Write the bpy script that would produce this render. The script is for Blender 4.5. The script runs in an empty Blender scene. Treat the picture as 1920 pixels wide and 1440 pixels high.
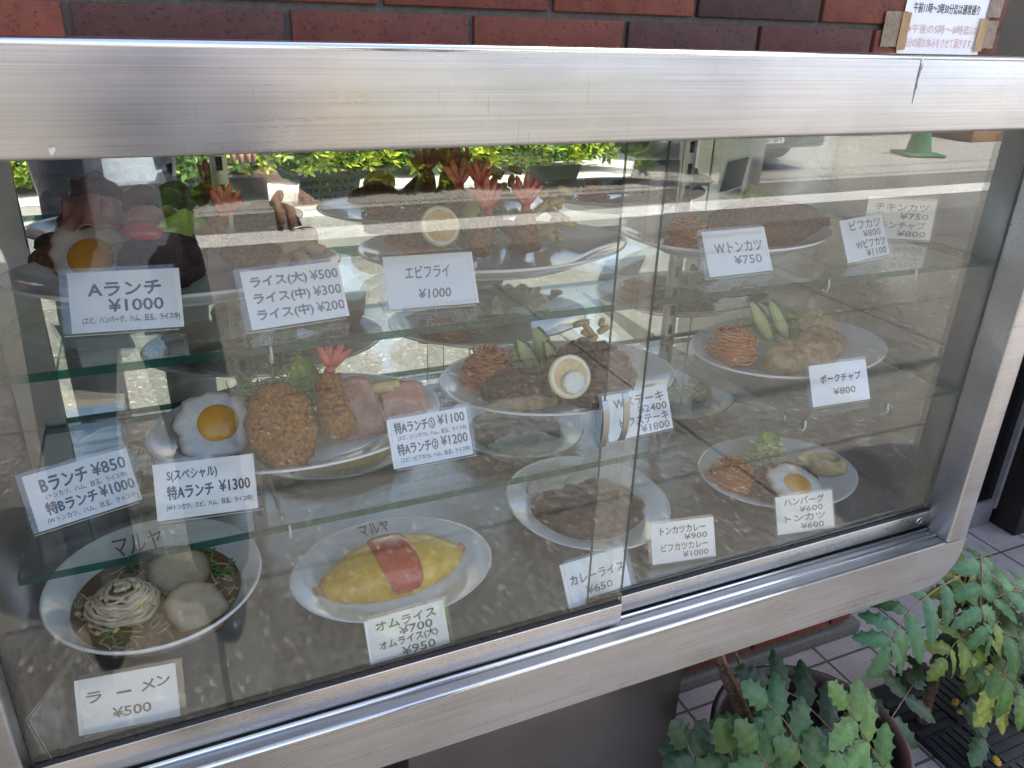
import bpy, bmesh, math, random
from mathutils import Vector, Matrix, noise
rnd = random.Random(7)
S = bpy.context.scene
COL = S.collection
rad = math.radians

# ------------------------------------------------------------------ camera
CAM = Vector((0.0, -0.72, 1.40))
RIGHT = Vector((0.91501152, -0.40226055, 0.03066545))
DOWN = Vector((-0.140771, -0.38959257, -0.91016546))
FWD = Vector((0.37807069, 0.82849507, -0.41310831))
FPX = 1504.0
cd = bpy.data.cameras.new('camera')
cd.sensor_width = 36.0
cd.lens = FPX / 1920 * 36.0
cd.clip_start = 0.005
cd.clip_end = 500
cam = bpy.data.objects.new('camera', cd)
COL.objects.link(cam)
m = Matrix.Identity(4)
for i in range(3):
    m[i][0] = RIGHT[i]; m[i][1] = -DOWN[i]; m[i][2] = -FWD[i]; m[i][3] = CAM[i]
cam.matrix_world = m
S.camera = cam

# ------------------------------------------------------------------ light
SUN_EL = rad(60.5)
SAZ = Vector((0.75, 0.66)).normalized()
w = bpy.data.worlds.new('World'); S.world = w; w.use_nodes = True
nt = w.node_tree
sky = nt.nodes.new('ShaderNodeTexSky'); sky.sky_type = 'NISHITA'; sky.sun_disc = False
sky.sun_elevation = SUN_EL; sky.sun_rotation = math.atan2(SAZ.x, SAZ.y)
sky.air_density = 0.8; sky.dust_density = 3.0; sky.ozone_density = 0.4
nt.links.new(sky.outputs[0], nt.nodes['Background'].inputs[0])
nt.nodes['Background'].inputs[1].default_value = 0.15
sd = bpy.data.lights.new('sun', 'SUN'); sd.energy = 2.7; sd.angle = rad(0.53); sd.color = (1.0, 0.955, 0.88)
sun = bpy.data.objects.new('sun', sd); COL.objects.link(sun)
sdir = Vector((SAZ.x * math.cos(SUN_EL), SAZ.y * math.cos(SUN_EL), math.sin(SUN_EL)))
sun.rotation_euler = (-sdir).to_track_quat('-Z', 'Y').to_euler()
sun.location = (0, 0, 12)
S.view_settings.view_transform = 'Standard'
S.view_settings.look = 'None'
S.view_settings.exposure = 2.3
S.view_settings.gamma = 1.0
S.view_settings.use_white_balance = True
S.view_settings.white_balance_temperature = 6750
S.render.engine = 'CYCLES'
cy = S.cycles
cy.max_bounces = 10; cy.diffuse_bounces = 3; cy.glossy_bounces = 6
cy.transmission_bounces = 6; cy.transparent_max_bounces = 40
cy.sample_clamp_indirect = 6.0
cy.caustics_reflective = True; cy.caustics_refractive = False
cy.use_denoising = True

# ------------------------------------------------------------------ helpers
def ray(px, py):
    v = RIGHT * ((px - 960) / FPX) + DOWN * ((py - 720) / FPX) + FWD
    return v
def at(px, py, z):
    r = ray(px, py); return CAM + r * ((z - CAM.z) / r.z)
def aty(px, py, y):
    r = ray(px, py); return CAM + r * ((y - CAM.y) / r.y)
def mpp(p):                       # metres covered by one photograph pixel at p
    return (Vector(p) - CAM).dot(FWD) / FPX

class MB:
    def __init__(s):
        s.v = []; s.f = []; s.mi = []; s.mats = []; s.sm = []; s.col = []
        s.c = (1, 1, 1); s.M = Matrix.Identity(4)
    def mat(s, m):
        if m not in s.mats: s.mats.append(m)
        return s.mats.index(m)
    def add(s, vs, fs, m, smooth=True, cols=None):
        o = len(s.v); i = s.mat(m)
        for k, p in enumerate(vs):
            s.v.append(s.M @ Vector(p)); s.col.append(cols[k] if cols else s.c)
        for f in fs:
            s.f.append([o + k for k in f]); s.mi.append(i); s.sm.append(smooth)
    def box(s, x0, x1, y0, y1, z0, z1, m, bev=0.0, smooth=False):
        if bev <= 0:
            vs = [(x, y, z) for x in (x0, x1) for y in (y0, y1) for z in (z0, z1)]
            fs = [(0, 1, 3, 2), (4, 6, 7, 5), (0, 4, 5, 1), (2, 3, 7, 6), (0, 2, 6, 4), (1, 5, 7, 3)]
            s.add(vs, fs, m, smooth); return
        b = bmesh.new()
        bmesh.ops.create_cube(b, size=1)
        for v in b.verts:
            v.co = Vector(((x0 + x1) / 2 + v.co.x * (x1 - x0), (y0 + y1) / 2 + v.co.y * (y1 - y0), (z0 + z1) / 2 + v.co.z * (z1 - z0)))
        bmesh.ops.bevel(b, geom=b.edges[:], offset=bev, segments=3, affect='EDGES', profile=0.5)
        b.verts.index_update()
        s.add([v.co.copy() for v in b.verts], [[v.index for v in f.verts] for f in b.faces], m, True)
        b.free()
    def tube(s, pts, r, m, n=6, caps=True, cols=None):
        pts = [Vector(p) for p in pts]
        N = len(pts); rr = r if hasattr(r, '__len__') else [r] * N
        up = Vector((0.13, 0.31, 0.94)); vs = []; fs = []; cc = []
        for i, p in enumerate(pts):
            t = (pts[min(i + 1, N - 1)] - pts[max(i - 1, 0)])
            if t.length < 1e-9: t = Vector((0, 0, 1))
            t.normalize()
            a = t.cross(up)
            if a.length < 1e-4: a = t.cross(Vector((1, 0, 0)))
            a.normalize(); b = a.cross(t)
            up = b if i else up
            if i: up = b.copy()
            a = t.cross(up); a.normalize(); up = a.cross(t)
            for k in range(n):
                q = 2 * math.pi * k / n
                vs.append(p + (a * math.cos(q) + up * math.sin(q)) * rr[i])
                cc.append(cols[i] if cols else s.c)
        for i in range(N - 1):
            for k in range(n):
                fs.append((i * n + k, i * n + (k + 1) % n, (i + 1) * n + (k + 1) % n, (i + 1) * n + k))
        if caps:
            fs.append(tuple(range(n))[::-1]); fs.append(tuple((N - 1) * n + k for k in range(n)))
        s.add(vs, fs, m, True, cc)
    def lathe(s, prof, m, n=96, a=1.0, b=1.0, cols=None):
        vs = []; fs = []
        for r, z in prof:
            for k in range(n):
                q = 2 * math.pi * k / n
                vs.append((r * a * math.cos(q), r * b * math.sin(q), z))
        for i in range(len(prof) - 1):
            for k in range(n):
                fs.append((i * n + k, i * n + (k + 1) % n, (i + 1) * n + (k + 1) % n, (i + 1) * n + k))
        s.add(vs, fs, m, True)
    def poly(s, pts2, y0, y1, m, smooth=False):      # polygon in XZ extruded along y
        n = len(pts2)
        vs = [(p[0], y0, p[1]) for p in pts2] + [(p[0], y1, p[1]) for p in pts2]
        fs = [tuple(range(n)), tuple(range(2 * n - 1, n - 1, -1))]
        fs += [(i, i + n, (i + 1) % n + n, (i + 1) % n) for i in range(n)]
        s.add(vs, fs, m, smooth)
    def build(s, name, parent=None, uv=False):
        me = bpy.data.meshes.new(name)
        me.from_pydata([tuple(v) for v in s.v], [], s.f)
        for mm in s.mats: me.materials.append(mm)
        me.polygons.foreach_set('material_index', s.mi)
        me.polygons.foreach_set('use_smooth', s.sm)
        ca = me.color_attributes.new('tint', 'FLOAT_COLOR', 'POINT')
        flat = []
        for c in s.col: flat += [c[0], c[1], c[2], 1.0]
        ca.data.foreach_set('color', flat)
        if uv:
            ul = me.uv_layers.new(name='flat'); 
            vv = me.vertices
            for l in me.loops:
                c = vv[l.vertex_index].co
                ul.data[l.index].uv = (c.x + 0.01 * c.y, c.z + 0.7 * c.y)
        me.validate(); me.update()
        b = bmesh.new(); b.from_mesh(me)
        bmesh.ops.recalc_face_normals(b, faces=b.faces[:])
        b.to_mesh(me); b.free()
        o = bpy.data.objects.new(name, me); COL.objects.link(o)
        if parent:
            o.parent = parent
            o.matrix_parent_inverse = parent.matrix_basis.inverted()
        return o

def thing(name, label, cat, loc=(0, 0, 0), group=None):
    o = bpy.data.objects.new(name, None); COL.objects.link(o)
    o.empty_display_size = 0.05; o.location = loc
    o['label'] = label; o['category'] = cat
    if group: o['group'] = group
    return o
def tag(o, label, cat, group=None):
    o['label'] = label; o['category'] = cat
    if group: o['group'] = group
    return o
def structure(o): o['kind'] = 'structure'; return o

# ------------------------------------------------------------------ materials
def newmat(name):
    mt = bpy.data.materials.new(name); mt.use_nodes = True
    n = mt.node_tree; return mt, n, n.nodes['Principled BSDF']
def N(n, t, **kw):
    x = n.nodes.new(t)
    for k, v in kw.items(): setattr(x, k, v)
    return x
def noise_node(n, scale, detail=4, rough=0.6, vec=None):
    x = N(n, 'ShaderNodeTexNoise'); x.inputs['Scale'].default_value = scale
    x.inputs['Detail'].default_value = detail; x.inputs['Roughness'].default_value = rough
    if vec is not None: n.links.new(vec, x.inputs['Vector'])
    return x
def ramp(n, fac, stops):
    r = N(n, 'ShaderNodeValToRGB'); e = r.color_ramp.elements
    while len(e) < len(stops): e.new(0.5)
    for k, (p, c) in enumerate(stops):
        e[k].position = p; e[k].color = (*c, 1)
    n.links.new(fac, r.inputs[0]); return r
def objvec(n, sc=(1, 1, 1)):
    t = N(n, 'ShaderNodeTexCoord'); mp = N(n, 'ShaderNodeMapping')
    mp.inputs['Scale'].default_value = sc
    n.links.new(t.outputs['Object'], mp.inputs['Vector']); return mp.outputs['Vector']
def bump(n, b, h, dist=0.001, strength=1.0):
    x = N(n, 'ShaderNodeBump'); x.inputs['Distance'].default_value = dist
    x.inputs['Strength'].default_value = strength
    n.links.new(h, x.inputs['Height']); n.links.new(x.outputs[0], b.inputs['Normal']); return x

def soft(name, c0, c1, scale=60, rough=0.5, bumpd=0.0, bscale=None, tint=False, sss=0.0, coat=0.0, spec=0.5, detail=5):
    """general stuff: two tones mixed by noise, optional per-vertex tint and bump"""
    mt, n, b = newmat(name)
    v = objvec(n)
    nz = noise_node(n, scale, detail, 0.65, v)
    r = ramp(n, nz.outputs['Fac'], [(0.35, c0), (0.65, c1)])
    out = r.outputs[0]
    if tint:
        at_ = N(n, 'ShaderNodeAttribute'); at_.attribute_name = 'tint'
        mx = N(n, 'ShaderNodeMix', data_type='RGBA', blend_type='MULTIPLY'); mx.inputs[0].default_value = 1
        n.links.new(out, mx.inputs[6]); n.links.new(at_.outputs['Color'], mx.inputs[7]); out = mx.outputs[2]
    n.links.new(out, b.inputs['Base Color'])
    b.inputs['Roughness'].default_value = rough
    b.inputs['Specular IOR Level'].default_value = spec
    if sss:
        b.inputs['Subsurface Weight'].default_value = sss
        b.inputs['Subsurface Radius'].default_value = (0.01, 0.006, 0.004); b.inputs['Subsurface Scale'].default_value = 0.5
    if coat:
        b.inputs['Coat Weight'].default_value = coat; b.inputs['Coat Roughness'].default_value = 0.08
    if bumpd:
        bz = noise_node(n, bscale or scale * 2, 5, 0.7, v)
        bump(n, b, bz.outputs['Fac'], bumpd)
    return mt

def steel(name, base=(0.55, 0.545, 0.54), rough=0.30, aniso=0.85, streak=0.26, dirt=0.0):
    mt, n, b = newmat(name)
    v = objvec(n, (0.9, 40, 230))
    nz = noise_node(n, 3.0, 6, 0.7, v)
    v2 = objvec(n, (2.2, 3, 5)); n2 = noise_node(n, 3.0, 4, 0.6, v2)
    r = ramp(n, nz.outputs['Fac'], [(0.25, tuple(c * (1 - streak) for c in base)), (0.75, tuple(min(1, c * (1 + streak * .6)) for c in base))])
    r2 = ramp(n, n2.outputs['Fac'], [(0.3, (0.86, 0.85, 0.84)), (0.6, (1, 1, 1))])
    mx = N(n, 'ShaderNodeMix', data_type='RGBA', blend_type='MULTIPLY'); mx.inputs[0].default_value = 1
    n.links.new(r.outputs[0], mx.inputs[6]); n.links.new(r2.outputs[0], mx.inputs[7])
    vs_ = objvec(n, (420, 30, 26)); vs_.node.inputs['Rotation'].default_value = (0, 0.14, 0)
    n3 = noise_node(n, 1.0, 2, 0.5, vs_); n4 = noise_node(n, 4.2, 3, 0.6, objvec(n, (1, 1, 2.2)))
    r3 = ramp(n, n3.outputs['Fac'], [(0.0, (0, 0, 0)), (0.675, (0, 0, 0)), (0.70, (1, 1, 1))])
    r4 = ramp(n, n4.outputs['Fac'], [(0.50, (0, 0, 0)), (0.62, (1, 1, 1))])
    ms_ = N(n, 'ShaderNodeMath', operation='MULTIPLY'); n.links.new(r3.outputs[0], ms_.inputs[0]); n.links.new(r4.outputs[0], ms_.inputs[1])
    ms2 = N(n, 'ShaderNodeMath', operation='MULTIPLY'); ms2.inputs[1].default_value = 0.30; n.links.new(ms_.outputs[0], ms2.inputs[0])
    m4 = N(n, 'ShaderNodeMix', data_type='RGBA'); m4.inputs[7].default_value = (0.16, 0.15, 0.145, 1)
    n.links.new(ms2.outputs[0], m4.inputs[0]); n.links.new(mx.outputs[2], m4.inputs[6])
    n.links.new(m4.outputs[2], b.inputs['Base Color'])
    b.inputs['Metallic'].default_value = 1
    mr = N(n, 'ShaderNodeMapRange'); mr.inputs[3].default_value = rough - 0.07; mr.inputs[4].default_value = rough + 0.1
    n.links.new(nz.outputs['Fac'], mr.inputs[0])
    n5 = noise_node(n, 7.0, 5, 0.7, objvec(n, (1, 1, 1.6))); ad = N(n, 'ShaderNodeMath', operation='MULTIPLY_ADD'); ad.inputs[1].default_value = 0.22
    sb = N(n, 'ShaderNodeMath', operation='SUBTRACT'); sb.inputs[1].default_value = 0.11; n.links.new(mr.outputs[0], sb.inputs[0])
    n.links.new(n5.outputs['Fac'], ad.inputs[0]); n.links.new(sb.outputs[0], ad.inputs[2]); n.links.new(ad.outputs[0], b.inputs['Roughness'])
    b.inputs['Anisotropic'].default_value = aniso; b.inputs['Anisotropic Rotation'].default_value = 0.25
    tg = N(n, 'ShaderNodeTangent', direction_type='UV_MAP'); tg.uv_map = 'flat'
    n.links.new(tg.outputs[0], b.inputs['Tangent'])
    return mt

def glassy(name, tint, ior=1.5, gain=1.0, dust=0.0):
    """thin clear sheet: each face reflects by Fresnel and lets the rest straight through"""
    mt = bpy.data.materials.new(name); mt.use_nodes = True; n = mt.node_tree
    for x in list(n.nodes): n.nodes.remove(x)
    out = N(n, 'ShaderNodeOutputMaterial')
    ge = N(n, 'ShaderNodeNewGeometry')
    mr = N(n, 'ShaderNodeMapRange'); mr.inputs[3].default_value = ior; mr.inputs[4].default_value = 1 / ior
    n.links.new(ge.outputs['Backfacing'], mr.inputs[0])
    fr = N(n, 'ShaderNodeFresnel'); n.links.new(mr.outputs[0], fr.inputs[0])
    mu = N(n, 'ShaderNodeMath', operation='MULTIPLY'); mu.inputs[1].default_value = gain; mu.use_clamp = True
    n.links.new(fr.outputs[0], mu.inputs[0])
    tr = N(n, 'ShaderNodeBsdfTransparent'); tr.inputs[0].default_value = (*tint, 1)
    gl = N(n, 'ShaderNodeBsdfGlossy'); gl.inputs['Roughness'].default_value = 0.0
    gl.inputs[0].default_value = (0.97, 0.98, 0.97, 1)
    mx = N(n, 'ShaderNodeMixShader')
    n.links.new(mu.outputs[0], mx.inputs[0]); n.links.new(tr.outputs[0], mx.inputs[1]); n.links.new(gl.outputs[0], mx.inputs[2])
    last = mx.outputs[0]
    if dust:
        v = objvec(n, (1, 1, 1)); nz = noise_node(n, 9, 7, 0.75, v)
        r = N(n, 'ShaderNodeMapRange'); r.inputs[1].default_value = 0.45; r.inputs[2].default_value = 0.8
        r.inputs[3].default_value = dust * 0.3; r.inputs[4].default_value = dust * 2
        n.links.new(nz.outputs['Fac'], r.inputs[0])
        df = N(n, 'ShaderNodeBsdfDiffuse'); df.inputs[0].default_value = (0.55, 0.53, 0.5, 1)
        m2 = N(n, 'ShaderNodeMixShader'); n.links.new(r.outputs[0], m2.inputs[0])
        n.links.new(last, m2.inputs[1]); n.links.new(df.outputs[0], m2.inputs[2]); last = m2.outputs[0]
    n.links.new(last, out.inputs[0]); return mt

def glass_edge(name, c, tr=(0.2, 0.55, 0.45), mixt=0.45):
    mt = bpy.data.materials.new(name); mt.use_nodes = True; n = mt.node_tree
    for x in list(n.nodes): n.nodes.remove(x)
    out = N(n, 'ShaderNodeOutputMaterial')
    d = N(n, 'ShaderNodeBsdfDiffuse'); d.inputs[0].default_value = (*c, 1)
    t = N(n, 'ShaderNodeBsdfTransparent'); t.inputs[0].default_value = (*tr, 1)
    g = N(n, 'ShaderNodeBsdfGlossy'); g.inputs['Roughness'].default_value = 0.12
    m1 = N(n, 'ShaderNodeMixShader'); m1.inputs[0].default_value = mixt
    m2 = N(n, 'ShaderNodeMixShader'); m2.inputs[0].default_value = 0.05
    n.links.new(d.outputs[0], m1.inputs[1]); n.links.new(t.outputs[0], m1.inputs[2])
    n.links.new(m1.outputs[0], m2.inputs[1]); n.links.new(g.outputs[0], m2.inputs[2]); n.links.new(m2.outputs[0], out.inputs[0])
    return mt

M = {}
M['steel'] = steel('brushed_steel')
M['steel_rail'] = steel('brushed_steel_rail', (0.57, 0.55, 0.53), 0.27, 0.8, 0.12)
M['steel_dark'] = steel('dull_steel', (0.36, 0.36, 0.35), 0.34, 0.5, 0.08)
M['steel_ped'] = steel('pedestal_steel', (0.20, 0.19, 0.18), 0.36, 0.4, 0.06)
M['steel_in'] = steel('inner_steel', (0.5, 0.5, 0.49), 0.32, 0.6, 0.08)
mt, n, b = newmat('polished_trim'); b.inputs['Base Color'].default_value = (0.72, 0.73, 0.75, 1); b.inputs['Metallic'].default_value = 1; b.inputs['Roughness'].default_value = 0.16; M['trim'] = mt
mt, n, b = newmat('mirror_silver'); b.inputs['Base Color'].default_value = (0.86, 0.88, 0.86, 1); b.inputs['Metallic'].default_value = 1; b.inputs['Roughness'].default_value = 0.0; M['mirror'] = mt
M['pane'] = glassy('window_glass', (0.955, 0.965, 0.955), 1.52, 1.22, 0.0015)
M['shelfglass'] = glassy('shelf_glass', (0.93, 0.965, 0.95), 1.5, 1.0, 0.003)
M['acryl'] = glassy('clear_acrylic', (0.975, 0.98, 0.985), 1.49, 0.9, 0.003)
M['edge'] = glass_edge('green_glass_edge', (0.006, 0.060, 0.043), (0.03, 0.27, 0.195), 0.5)
M['paneedge'] = glass_edge('dark_glass_edge', (0.05, 0.075, 0.07), (0.2, 0.26, 0.24), 0.35)
M['acedge'] = glass_edge('acrylic_edge', (0.8, 0.8, 0.78), (0.85, 0.87, 0.87), 0.55)
M['ceramic'] = soft('white_ceramic', (0.70, 0.71, 0.71), (0.76, 0.77, 0.77), 8, 0.12, coat=0.4)
M['paper'] = soft('white_card', (0.80, 0.81, 0.84), (0.86, 0.87, 0.89), 14, 0.7, bumpd=0.0006, bscale=26, tint=True)
M['ink'] = soft('grey_ink', (0.045, 0.045, 0.05), (0.06, 0.06, 0.065), 30, 0.6)
M['inkpale'] = soft('worn_grey_ink', (0.12, 0.115, 0.12), (0.2, 0.19, 0.2), 160, 0.6)
M['inkred'] = soft('red_ink', (0.13, 0.02, 0.02), (0.17, 0.03, 0.03), 30, 0.5)
M['inkfade'] = soft('faded_red_ink', (0.62, 0.33, 0.30), (0.75, 0.5, 0.47), 200, 0.6)
M['rubber'] = soft('black_gasket', (0.012, 0.012, 0.012), (0.02, 0.02, 0.02), 60, 0.6)
# foods
M['eggwhite'] = soft('egg_white', (0.74, 0.72, 0.66), (0.82, 0.81, 0.76), 60, 0.28, 0.002, 90, tint=True, coat=0.3)
M['yolk'] = soft('egg_yolk', (0.78, 0.32, 0.02), (0.86, 0.42, 0.03), 25, 0.22, coat=0.5)
M['crumb'] = soft('fried_breadcrumb', (0.17, 0.055, 0.010), (0.54, 0.25, 0.060), 190, 0.6, 0.005, 300, tint=True)
M['meat'] = soft('browned_meat', (0.040, 0.017, 0.008), (0.125, 0.058, 0.026), 130, 0.5, 0.004, 170, tint=True, spec=0.3, coat=0.25)
M['pork'] = soft('pale_pork', (0.30, 0.19, 0.09), (0.62, 0.49, 0.31), 45, 0.35, 0.002, 110, tint=True, coat=0.2)
M['ham'] = soft('pink_ham', (0.50, 0.22, 0.17), (0.60, 0.31, 0.24), 60, 0.35, 0.0008, 120, tint=True, coat=0.2)
M['spag'] = soft('orange_spaghetti', (0.66, 0.19, 0.035), (0.80, 0.32, 0.075), 120, 0.32, tint=True, coat=0.2)
M['cabbage'] = soft('pale_green_cabbage', (0.45, 0.55, 0.22), (0.66, 0.72, 0.42), 90, 0.35, tint=True)
M['lettuce'] = soft('green_lettuce', (0.14, 0.30, 0.035), (0.36, 0.50, 0.10), 40, 0.35, 0.001, 60, tint=True)
M['cuke'] = soft('cucumber_flesh', (0.42, 0.55, 0.20), (0.56, 0.66, 0.32), 70, 0.3, tint=True)
M['cukeskin'] = soft('cucumber_skin', (0.02, 0.06, 0.015), (0.05, 0.12, 0.03), 60, 0.3)
M['prawn'] = soft('red_prawn_tail', (0.48, 0.055, 0.035), (0.66, 0.15, 0.10), 90, 0.25, tint=True, coat=0.5)
M['tomato'] = soft('red_tomato', (0.5, 0.02, 0.02), (0.6, 0.05, 0.04), 20, 0.15, coat=0.6)
M['lemon'] = soft('lemon_flesh', (0.66, 0.40, 0.10), (0.72, 0.55, 0.22), 50, 0.25, coat=0.4)
M['peel'] = soft('lemon_peel', (0.82, 0.68, 0.20), (0.88, 0.80, 0.42), 70, 0.35)
M['butter'] = soft('herb_butter', (0.66, 0.70, 0.60), (0.80, 0.80, 0.70), 110, 0.35)
M['fries'] = soft('pale_potato', (0.60, 0.42, 0.20), (0.72, 0.56, 0.32), 50, 0.45, 0.001, 90, tint=True)
M['curry'] = soft('brown_curry', (0.030, 0.012, 0.003), (0.058, 0.025, 0.006), 45, 0.4, 0.001, 70, spec=0.25, coat=0.15)
M['rice'] = soft('cooked_rice', (0.60, 0.60, 0.50), (0.76, 0.76, 0.68), 230, 0.4, 0.004, 300)
M['omelette'] = soft('yellow_omelette', (0.62, 0.345, 0.025), (0.84, 0.55, 0.065), 16, 0.32, 0.0012, 60, tint=True, coat=0.2)
M['ketchup'] = soft('red_ketchup', (0.48, 0.050, 0.014), (0.58, 0.09, 0.028), 30, 0.2, coat=0.5)
M['chickrice'] = soft('orange_rice', (0.62, 0.22, 0.08), (0.74, 0.36, 0.17), 200, 0.4, 0.003, 260)
M['broth'] = soft('ramen_broth', (0.17, 0.085, 0.018), (0.24, 0.125, 0.032), 14, 0.12, spec=0.3)
M['noodle'] = soft('ramen_noodle', (0.58, 0.43, 0.22), (0.70, 0.56, 0.34), 90, 0.3, tint=True)
M['sprout'] = soft('bean_sprout', (0.72, 0.53, 0.33), (0.80, 0.66, 0.46), 90, 0.3, tint=True)
M['sprouthead'] = soft('bean_sprout_head', (0.70, 0.46, 0.10), (0.80, 0.58, 0.18), 90, 0.35)
M['chashu'] = soft('sliced_roast_pork', (0.56, 0.43, 0.26), (0.66, 0.54, 0.37), 55, 0.35, 0.001, 80, tint=True)
M['scallion'] = soft('green_onion', (0.05, 0.20, 0.02), (0.12, 0.32, 0.06), 60, 0.3)

# ------------------------------------------------------------------ setting: ground, sheets
def paving_mat():
    mt, n, b = newmat('washed_aggregate_paving')
    v = objvec(n)
    vo = N(n, 'ShaderNodeTexVoronoi'); vo.inputs['Scale'].default_value = 100; n.links.new(v, vo.inputs['Vector'])
    r = ramp(n, vo.outputs['Color'], [(0.15, (0.100, 0.092, 0.082)), (0.6, (0.155, 0.144, 0.130)), (0.86, (0.20, 0.187, 0.17)), (0.93, (0.47, 0.45, 0.41))])
    nz = noise_node(n, 1.3, 6, 0.7, v)
    r2 = ramp(n, nz.outputs['Fac'], [(0.3, (0.78, 0.77, 0.76)), (0.7, (1.08, 1.06, 1.03))])
    mx = N(n, 'ShaderNodeMix', data_type='RGBA', blend_type='MULTIPLY'); mx.inputs[0].default_value = 1
    n.links.new(r.outputs[0], mx.inputs[6]); n.links.new(r2.outputs[0], mx.inputs[7])
    br = N(n, 'ShaderNodeTexBrick'); br.offset = 0.0; n.links.new(objvec(n), br.inputs['Vector'])
    br.inputs['Color1'].default_value = (1, 1, 1, 1); br.inputs['Color2'].default_value = (1, 1, 1, 1); br.inputs['Mortar'].default_value = (0.3, 0.29, 0.28, 1)
    br.inputs['Scale'].default_value = 1; br.inputs['Mortar Size'].default_value = 0.008; br.inputs['Brick Width'].default_value = 1.75; br.inputs['Row Height'].default_value = 1.15
    m3 = N(n, 'ShaderNodeMix', data_type='RGBA', blend_type='MULTIPLY'); m3.inputs[0].default_value = 1
    n.links.new(mx.outputs[2], m3.inputs[6]); n.links.new(br.outputs['Color'], m3.inputs[7])
    n.links.new(m3.outputs[2], b.inputs['Base Color']); b.inputs['Roughness'].default_value = 0.8
    bump(n, b, vo.outputs['Distance'], 0.0012)
    return mt
def sheet(name, x0, x1, y0, y1, z, mt):
    mb = MB(); mb.add([(x0, y0, z), (x1, y0, z), (x1, y1, z), (x0, y1, z)], [(0, 1, 2, 3)], mt, False)
    return structure(mb.build(name))
M['concrete'] = soft('pale_concrete', (0.42, 0.405, 0.375), (0.50, 0.485, 0.45), 3, 0.85, 0.001, 90)
M['asphalt'] = soft('grey_asphalt', (0.15, 0.145, 0.135), (0.24, 0.23, 0.215), 90, 0.85, 0.002, 160)
M['whitepaint'] = soft('worn_white_paint', (0.74, 0.73, 0.70), (0.86, 0.85, 0.82), 30, 0.6)
sheet('ground', -60, 60, -80, 30, -0.008, M['asphalt'])
sheet('sidewalk', -14, 18, -4.2, 0.37, -0.004, paving_mat())
sheet('road_line', -14, 18, -5.05, -4.71, -0.004, M['whitepaint'])
sheet('parking_lot', -12, 22, -30, -5.62, -0.004, M['concrete'])

def tile_mat():
    mt, n, b = newmat('granite_look_tile')
    v = objvec(n); nz = noise_node(n, 420, 3, 0.8, v); n2 = noise_node(n, 12, 3, 0.5, v)
    r = ramp(n, nz.outputs['Fac'], [(0.34, (0.16, 0.135, 0.13)), (0.5, (0.30, 0.27, 0.262)), (0.66, (0.46, 0.43, 0.42))])
    br = N(n, 'ShaderNodeTexBrick'); br.offset = 0.0
    mp = N(n, 'ShaderNodeMapping'); t = N(n, 'ShaderNodeTexCoord'); n.links.new(t.outputs['Object'], mp.inputs['Vector'])
    mp.inputs['Location'].default_value = (-1.348, -0.328, 0)
    n.links.new(mp.outputs[0], br.inputs['Vector'])
    br.inputs['Color1'].default_value = (1, 1, 1, 1); br.inputs['Color2'].default_value = (0.93, 0.93, 0.93, 1); br.inputs['Mortar'].default_value = (0.22, 0.21, 0.2, 1)
    br.inputs['Scale'].default_value = 1; br.inputs['Mortar Size'].default_value = 0.0035; br.inputs['Brick Width'].default_value = 0.1365; br.inputs['Row Height'].default_value = 0.152
    m3 = N(n, 'ShaderNodeMix', data_type='RGBA', blend_type='MULTIPLY'); m3.inputs[0].default_value = 1
    n.links.new(r.outputs[0], m3.inputs[6]); n.links.new(br.outputs['Color'], m3.inputs[7])
    rs = ramp(n, noise_node(n, 5.5, 6, 0.7, v).outputs['Fac'], [(0.32, (0.74, 0.71, 0.68)), (0.6, (1.05, 1.05, 1.05))])
    m5 = N(n, 'ShaderNodeMix', data_type='RGBA', blend_type='MULTIPLY'); m5.inputs[0].default_value = 1
    n.links.new(m3.outputs[2], m5.inputs[6]); n.links.new(rs.outputs[0], m5.inputs[7])
    n.links.new(m5.outputs[2], b.inputs['Base Color']); b.inputs['Roughness'].default_value = 0.7
    inv = N(n, 'ShaderNodeMath', operation='MULTIPLY_ADD'); inv.inputs[1].default_value = -1; inv.inputs[2].default_value = 1
    n.links.new(br.outputs['Fac'], inv.inputs[0]); bump(n, b, inv.outputs[0], 0.003)
    return mt
sheet('entrance_tiles', -3, 6, -0.42, 1.6, 0.0, tile_mat())

# ------------------------------------------------------------------ building with brick wall and dark entrance
WY = 0.385
bld = thing('restaurant_building', 'red brick restaurant front behind the display case, with a dark entrance on the right', 'building', (0, 1.0, 0))
M['mortar'] = soft('grey_mortar', (0.10, 0.092, 0.082), (0.145, 0.135, 0.12), 120, 0.9, 0.002, 200)
def brick_mat():
    mt, n, b = newmat('glazed_brick')
    a = N(n, 'ShaderNodeAttribute'); a.attribute_name = 'tint'
    v = objvec(n); nz = noise_node(n, 26, 6, 0.7, v); n2 = noise_node(n, 170, 3, 0.6, v)
    r = ramp(n, nz.outputs['Fac'], [(0.3, (0.72, 0.7, 0.72)), (0.62, (1.06, 1.05, 1.04))])
    mx = N(n, 'ShaderNodeMix', data_type='RGBA', blend_type='MULTIPLY'); mx.inputs[0].default_value = 1
    n.links.new(a.outputs['Color'], mx.inputs[6]); n.links.new(r.outputs[0], mx.inputs[7])
    n.links.new(mx.outputs[2], b.inputs['Base Color']); b.inputs['Roughness'].default_value = 0.55; b.inputs['Specular IOR Level'].default_value = 0.25
    r3 = ramp(n, n2.outputs['Fac'], [(0.28, (0, 0, 0)), (0.42, (1, 1, 1))]); bump(n, b, r3.outputs[0], 0.0012)
    return mt
M['brick'] = brick_mat()
mb = MB()
mb.box(-4, 1.452, WY + 0.004, 0.62, 0.0, 2.62, M['mortar'])
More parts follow.
